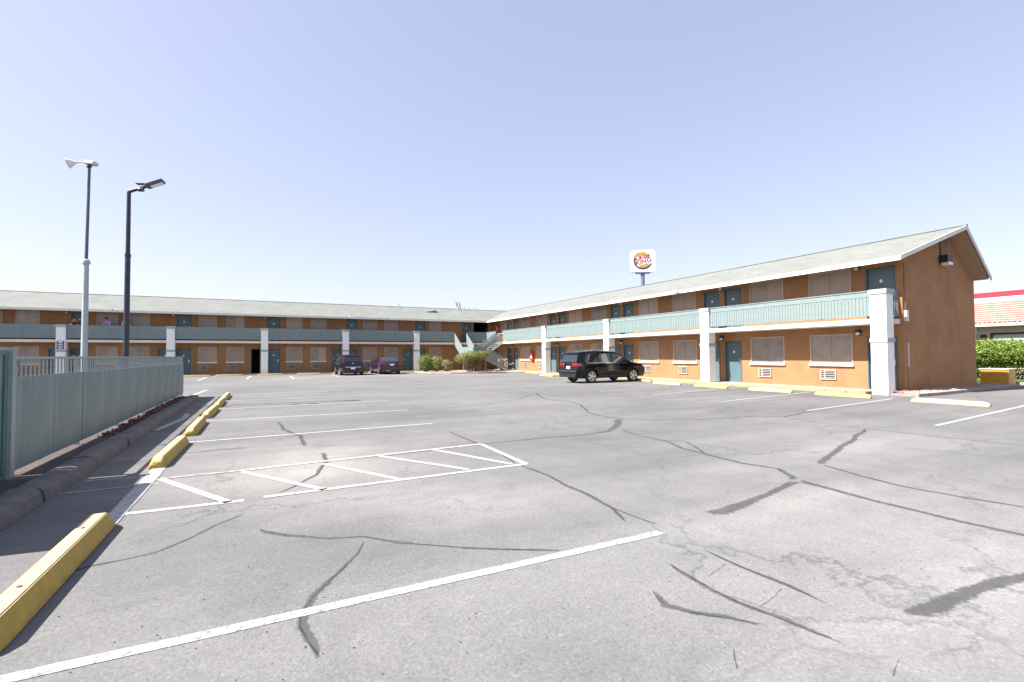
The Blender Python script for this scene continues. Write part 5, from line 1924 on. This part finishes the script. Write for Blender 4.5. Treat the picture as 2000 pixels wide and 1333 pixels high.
kind(leaf_cloud('grass', 'grass', 22000, grass_sampler, .03, .07, 10), 'stuff', 'bright green lawn grass below the hedge', 'grass')
blk = empty('painted_block', (30.95, 9.95, 0))
tag(blk, 'low ochre painted block with a flat top by the hedge', 'block')
MB().box(-.35, .35, -.25, .72, 0, .72, .01).build('block_body', 'boxyellow', blk)
MB().box(-.34, .36, -.30, -.252, 0, .72).build('block_lit_end', 'boxlit', blk)  # added end board whose paler colour stands in for a lit face
MB().box(-.39, .39, -.33, .76, .722, .76, .008).build('block_top', 'sill', blk)

# bushes on the island
bush('bush', (12.95, 42.6, 0.08), [((0, 0, .85), (.62, .6, .62)), ((.15, -.1, .45), (.6, .55, .42))], 'bushA', 5200, .03, .07, 41, 'upright green bush, left of the two drier shrubs', 9)
bush('bush', (13.85, 42.3, 0.08), [((0, 0, .78), (.58, .55, .58)), ((.05, -.1, .4), (.5, .5, .38))], 'bushC', 4200, .03, .065, 42, 'yellow green shrub between the green bush and the driest one', 9)
bush('bush', (14.62, 41.9, 0.08), [((0, 0, .58), (.5, .5, .48)), ((.15, -.1, .3), (.42, .42, .3))], 'bushB', 3000, .03, .06, 43, 'small dry straw coloured shrub by the orange wall', 9)
bush('bush', (16.15, 39.25, 0.08), [((-.85, 0, 1.18), (.72, .65, .42)), ((-.15, -.1, 1.42), (.75, .7, .38)), ((.65, 0, 1.42), (.72, .65, .36)), ((.1, .1, 1.12), (.8, .6, .36)), ((.42, -.1, .58), (.34, .36, .5)), ((-.5, 0, .75), (.3, .3, .22)), ((1.15, .1, 1.55), (.45, .45, .26))], 'bushC', 9500, .03, .07, 44, 'large spreading bush with bare lower stems below the stair landing', 22)
# low dead plants at the landing foot
pebs = [(rr.uniform(15.4, 18.6), rr.uniform(37.7, 39.4), .09) for _ in range(120)]
kind(pebbles('island_stones', pebs, .03, .10, 'gravel', 18), 'stuff', 'loose stones on the planting island below the large bush', 'stones')
MB_can = empty('litter_bin', (20.45, 42.35, 0.10))
tag(MB_can, 'brown litter bin by the foot of the stairs', 'bin')
MB().tube([(0, 0, 0), (0, 0, .82)], [.23, .27], 18).build('bin_body', 'binbrown', MB_can, 40)
MB().tube([(0, 0, .82), (0, 0, .88), (0, 0, 1.0), (0, 0, 1.06)], [.285, .285, .2, .06], 18).build('bin_lid', 'slab', MB_can, 40)
# dead stalk showing above the ridge
st = MB().tube([(27.6, 62, 0), (27.6, 62, 7.6), (27.4, 62, 8.3), (26.9, 62, 9.1)], [.16, .12, .12, .05], 8).tube([(27.6, 62, 7.5), (27.9, 62, 8.3), (27.5, 62, 9.3)], [.08, .1, .04], 8)
d0 = ray(896, 603)
k0 = 62 / d0.y
sx = d0.x * k0
stalk = empty('bare_tree', (sx, 62, 0))
tag(stalk, 'bare forked tree top poking above the back roof ridge', 'tree')
MB().tube([(0, 0, 0), (0.1, 0, 7.4)], [.2, .1], 8).build('trunk', 'wood', stalk, 40)
MB().tube([(.1, 0, 7.3), (-.05, 0, 7.9), (-.22, 0, 8.3), (-.45, 0, 8.75)], [.09, .08, .1, .05], 8).tube([(.1, 0, 7.3), (.22, 0, 7.9), (.18, 0, 8.35), (-.1, 0, 8.85)], [.06, .05, .08, .03], 8).build('crown', 'wood', stalk, 40)

# ------------------------------------------------------------------ people


def skin_mesh(name, verts, edges, radii, mat, parent, root_i=0, sub_lv=2):
    me = bpy.data.meshes.new(name)
    me.from_pydata(verts, edges, [])
    o = bpy.data.objects.new(name, me)
    COL.objects.link(o)
    md = o.modifiers.new('skin', 'SKIN')
    md.use_smooth_shade = True
    sv = me.skin_vertices[0].data
    for i, r in enumerate(radii):
        sv[i].radius = (r, r) if not isinstance(r, tuple) else r
        sv[i].use_root = (i == root_i)
    s = o.modifiers.new('sub', 'SUBSURF')
    s.levels = sub_lv
    s.render_levels = sub_lv
    dg = bpy.context.evaluated_depsgraph_get()
    dg.update()
    m2 = bpy.data.meshes.new_from_object(o.evaluated_get(dg))
    bpy.data.objects.remove(o)
    m2.materials.clear()
    m2.materials.append(M[mat])
    m2.polygons.foreach_set('use_smooth', [True] * len(m2.polygons))
    return link(name, m2, parent)


def person(loc, rotz, lean, arms, shirt, trousers, label, hair_long=False):
    """figure facing -y; lean in metres the chest comes forward; arms 'rail' or 'down'"""
    root = empty('person', loc, rotz)
    tag(root, label, 'person')
    L = lean
    hip = (0, 0.05, .93)
    ch = (0, .05 - L, 1.33 - L * .25)
    nk = (0, .04 - L * 1.25, 1.47 - L * .35)
    hd = (0, .01 - L * 1.4, 1.62 - L * .4)
    V = [hip, (0, .05 - L * .45, 1.12), ch, nk, (0, .015 - L * 1.35, 1.55 - L * .38), (0, 0.0 - L * 1.42, 1.68 - L * .42)]
    R = [.125, .115, .135, .052, .085, .075]
    E = [(0, 1), (1, 2), (2, 3), (3, 4), (4, 5)]
    AR = []
    for sg in (-1, 1):
        b = len(V)
        V += [(sg * .09, .05, .86), (sg * .11, .03, .48), (sg * .12, .06, .09), (sg * .13, -.08, .04)]
        R += [.085, .056, .042, .035]
        E += [(0, b), (b, b + 1), (b + 1, b + 2), (b + 2, b + 3)]
        b = len(V)
        sx_, sy_, sz_ = sg * .18, ch[1] + .01, ch[2] + .06
        if arms == 'rail':
            el = (sg * .30, sy_ - .12, sz_ - .26)
            ha = (sg * .20, sy_ - .36, 1.10)
        else:
            el = (sg * .25, sy_ + .03, sz_ - .29)
            ha = (sg * .25, sy_ - .10, sz_ - .54)
        V += [(sx_, sy_, sz_), el, ha]
        R += [.055, .042, .03]
        E += [(2, b), (b, b + 1), (b + 1, b + 2)]
        AR.append((b, b + 1, b + 2))
        # palm and five fingers
        hv = Vector(ha)
        dr = (Vector(ha) - Vector(el)).normalized()
        sd = Vector((1, 0, 0))
        pb = len(V)
        V.append(tuple(hv + dr * .07))
        R.append((.026, .018))
        E.append((b + 2, pb))
        for q, ln in ((-.026, .065), (-.009, .078), (.009, .075), (.026, .06)):
            t = len(V)
            V += [tuple(hv + dr * .11 + sd * q), tuple(hv + dr * (.11 + ln * .6) + sd * q + Vector((0, 0, -.02)))]
            R += [.0085, .0075]
            E += [(pb, t), (t, t + 1)]
        t = len(V)
        V.append(tuple(hv + dr * .07 + sd * (-.05 * sg) + Vector((0, 0, .005))))
        R.append(.009)
        E.append((b + 2, t))
    skin_mesh('body', V, E, R, 'skin', root)
    # shirt: torso and sleeves a little larger
    V2 = [(0, .05, .90), V[1], V[2], (0, nk[1] + .005, nk[2] - .035)]
    R2 = [.155, .14, .16, .065]
    E2 = [(0, 1), (1, 2), (2, 3)]
    for a, e_, h_ in AR:
        t = len(V2)
        f = Vector(V[e_]).lerp(Vector(V[h_]), .35)
        V2 += [V[a], V[e_], tuple(f)]
        R2 += [.068, .056, .05]
        E2 += [(2, t), (t, t + 1), (t + 1, t + 2)]
    skin_mesh('shirt', V2, E2, R2, shirt, root)
    V3 = [(0, .05, .94)]
    R3 = [.15]
    E3 = []
    for sg in (-1, 1):
        t = len(V3)
        V3 += [(sg * .09, .05, .84), (sg * .11, .03, .48), (sg * .12, .06, .10)]
        R3 += [.10, .073, .06]
        E3 += [(0, t), (t, t + 1), (t + 1, t + 2)]
    skin_mesh('trousers', V3, E3, R3, trousers, root)
    # hair cap, ears, nose, eyes, mouth
    hc = Vector((0, .0 - L * 1.40, 1.635 - L * .4))
    bm = bmesh.new()
    bmesh.ops.create_uvsphere(bm, u_segments=20, v_segments=14, radius=1)
    for q in list(bm.verts):
        if q.co.z < (-.15 if q.co.y > 0 else .35) and not (hair_long and q.co.y > .1):
            q.co *= .80
        q.co = Vector((q.co.x * .095, q.co.y * .108 + .012, q.co.z * .115 + (-.03 if hair_long and q.co.z < 0 else 0)))
    me = bpy.data.meshes.new('hair')
    bm.to_mesh(me)
    bm.free()
    me.materials.append(M['hair'])
    me.polygons.foreach_set('use_smooth', [True] * len(me.polygons))
    link('hair', me, root, hc + Vector((0, .008, .02)))
    fm = MB().mat('skin').tube([(0, -.085, .03), (0, -.105, -.02), (0, -.09, -.03)], [.008, .014, .01], 8)
    for sg in (-1, 1):
        fm.tube([(sg * .082, .0, .02), (sg * .094, .01, .0), (sg * .082, .0, -.03)], [.008, .016, .008], 8)
    fm.mat('hair')
    for sg in (-1, 1):
        fm.tube([(sg * .032 - .012, -.084, .018), (sg * .032 + .012, -.084, .018)], .006, 6)
    fm.mat('maroon').tube([(-.022, -.087, -.055), (.022, -.087, -.055)], .005, 6)
    fm.build('face', None, root, 50, hc + Vector((0, .0, -.02)))
    return root


RAILY = YC + .11
person((-10.25, RAILY + .62, ZU), math.radians(-28), .20, 'rail', 'lilac', 'denim', 'person in a lilac top with dark hair leaning on the balcony rail', True)
person((-12.25, RAILY + .60, ZU), math.radians(15), .25, 'rail', 'maroon', 'denim', 'person in a maroon top leaning low on the rail by a teal door')
person((-9.28, RAILY + .75, ZU), math.radians(20), .03, 'down', 'pale_shirt', 'denim', 'person in a pale shirt mostly hidden behind the dark pole')
person((-12.25, 45.75, ZL), math.radians(-50), .02, 'down', 'brownshirt', 'denim', 'person in a brown jacket standing beside the leftmost column')
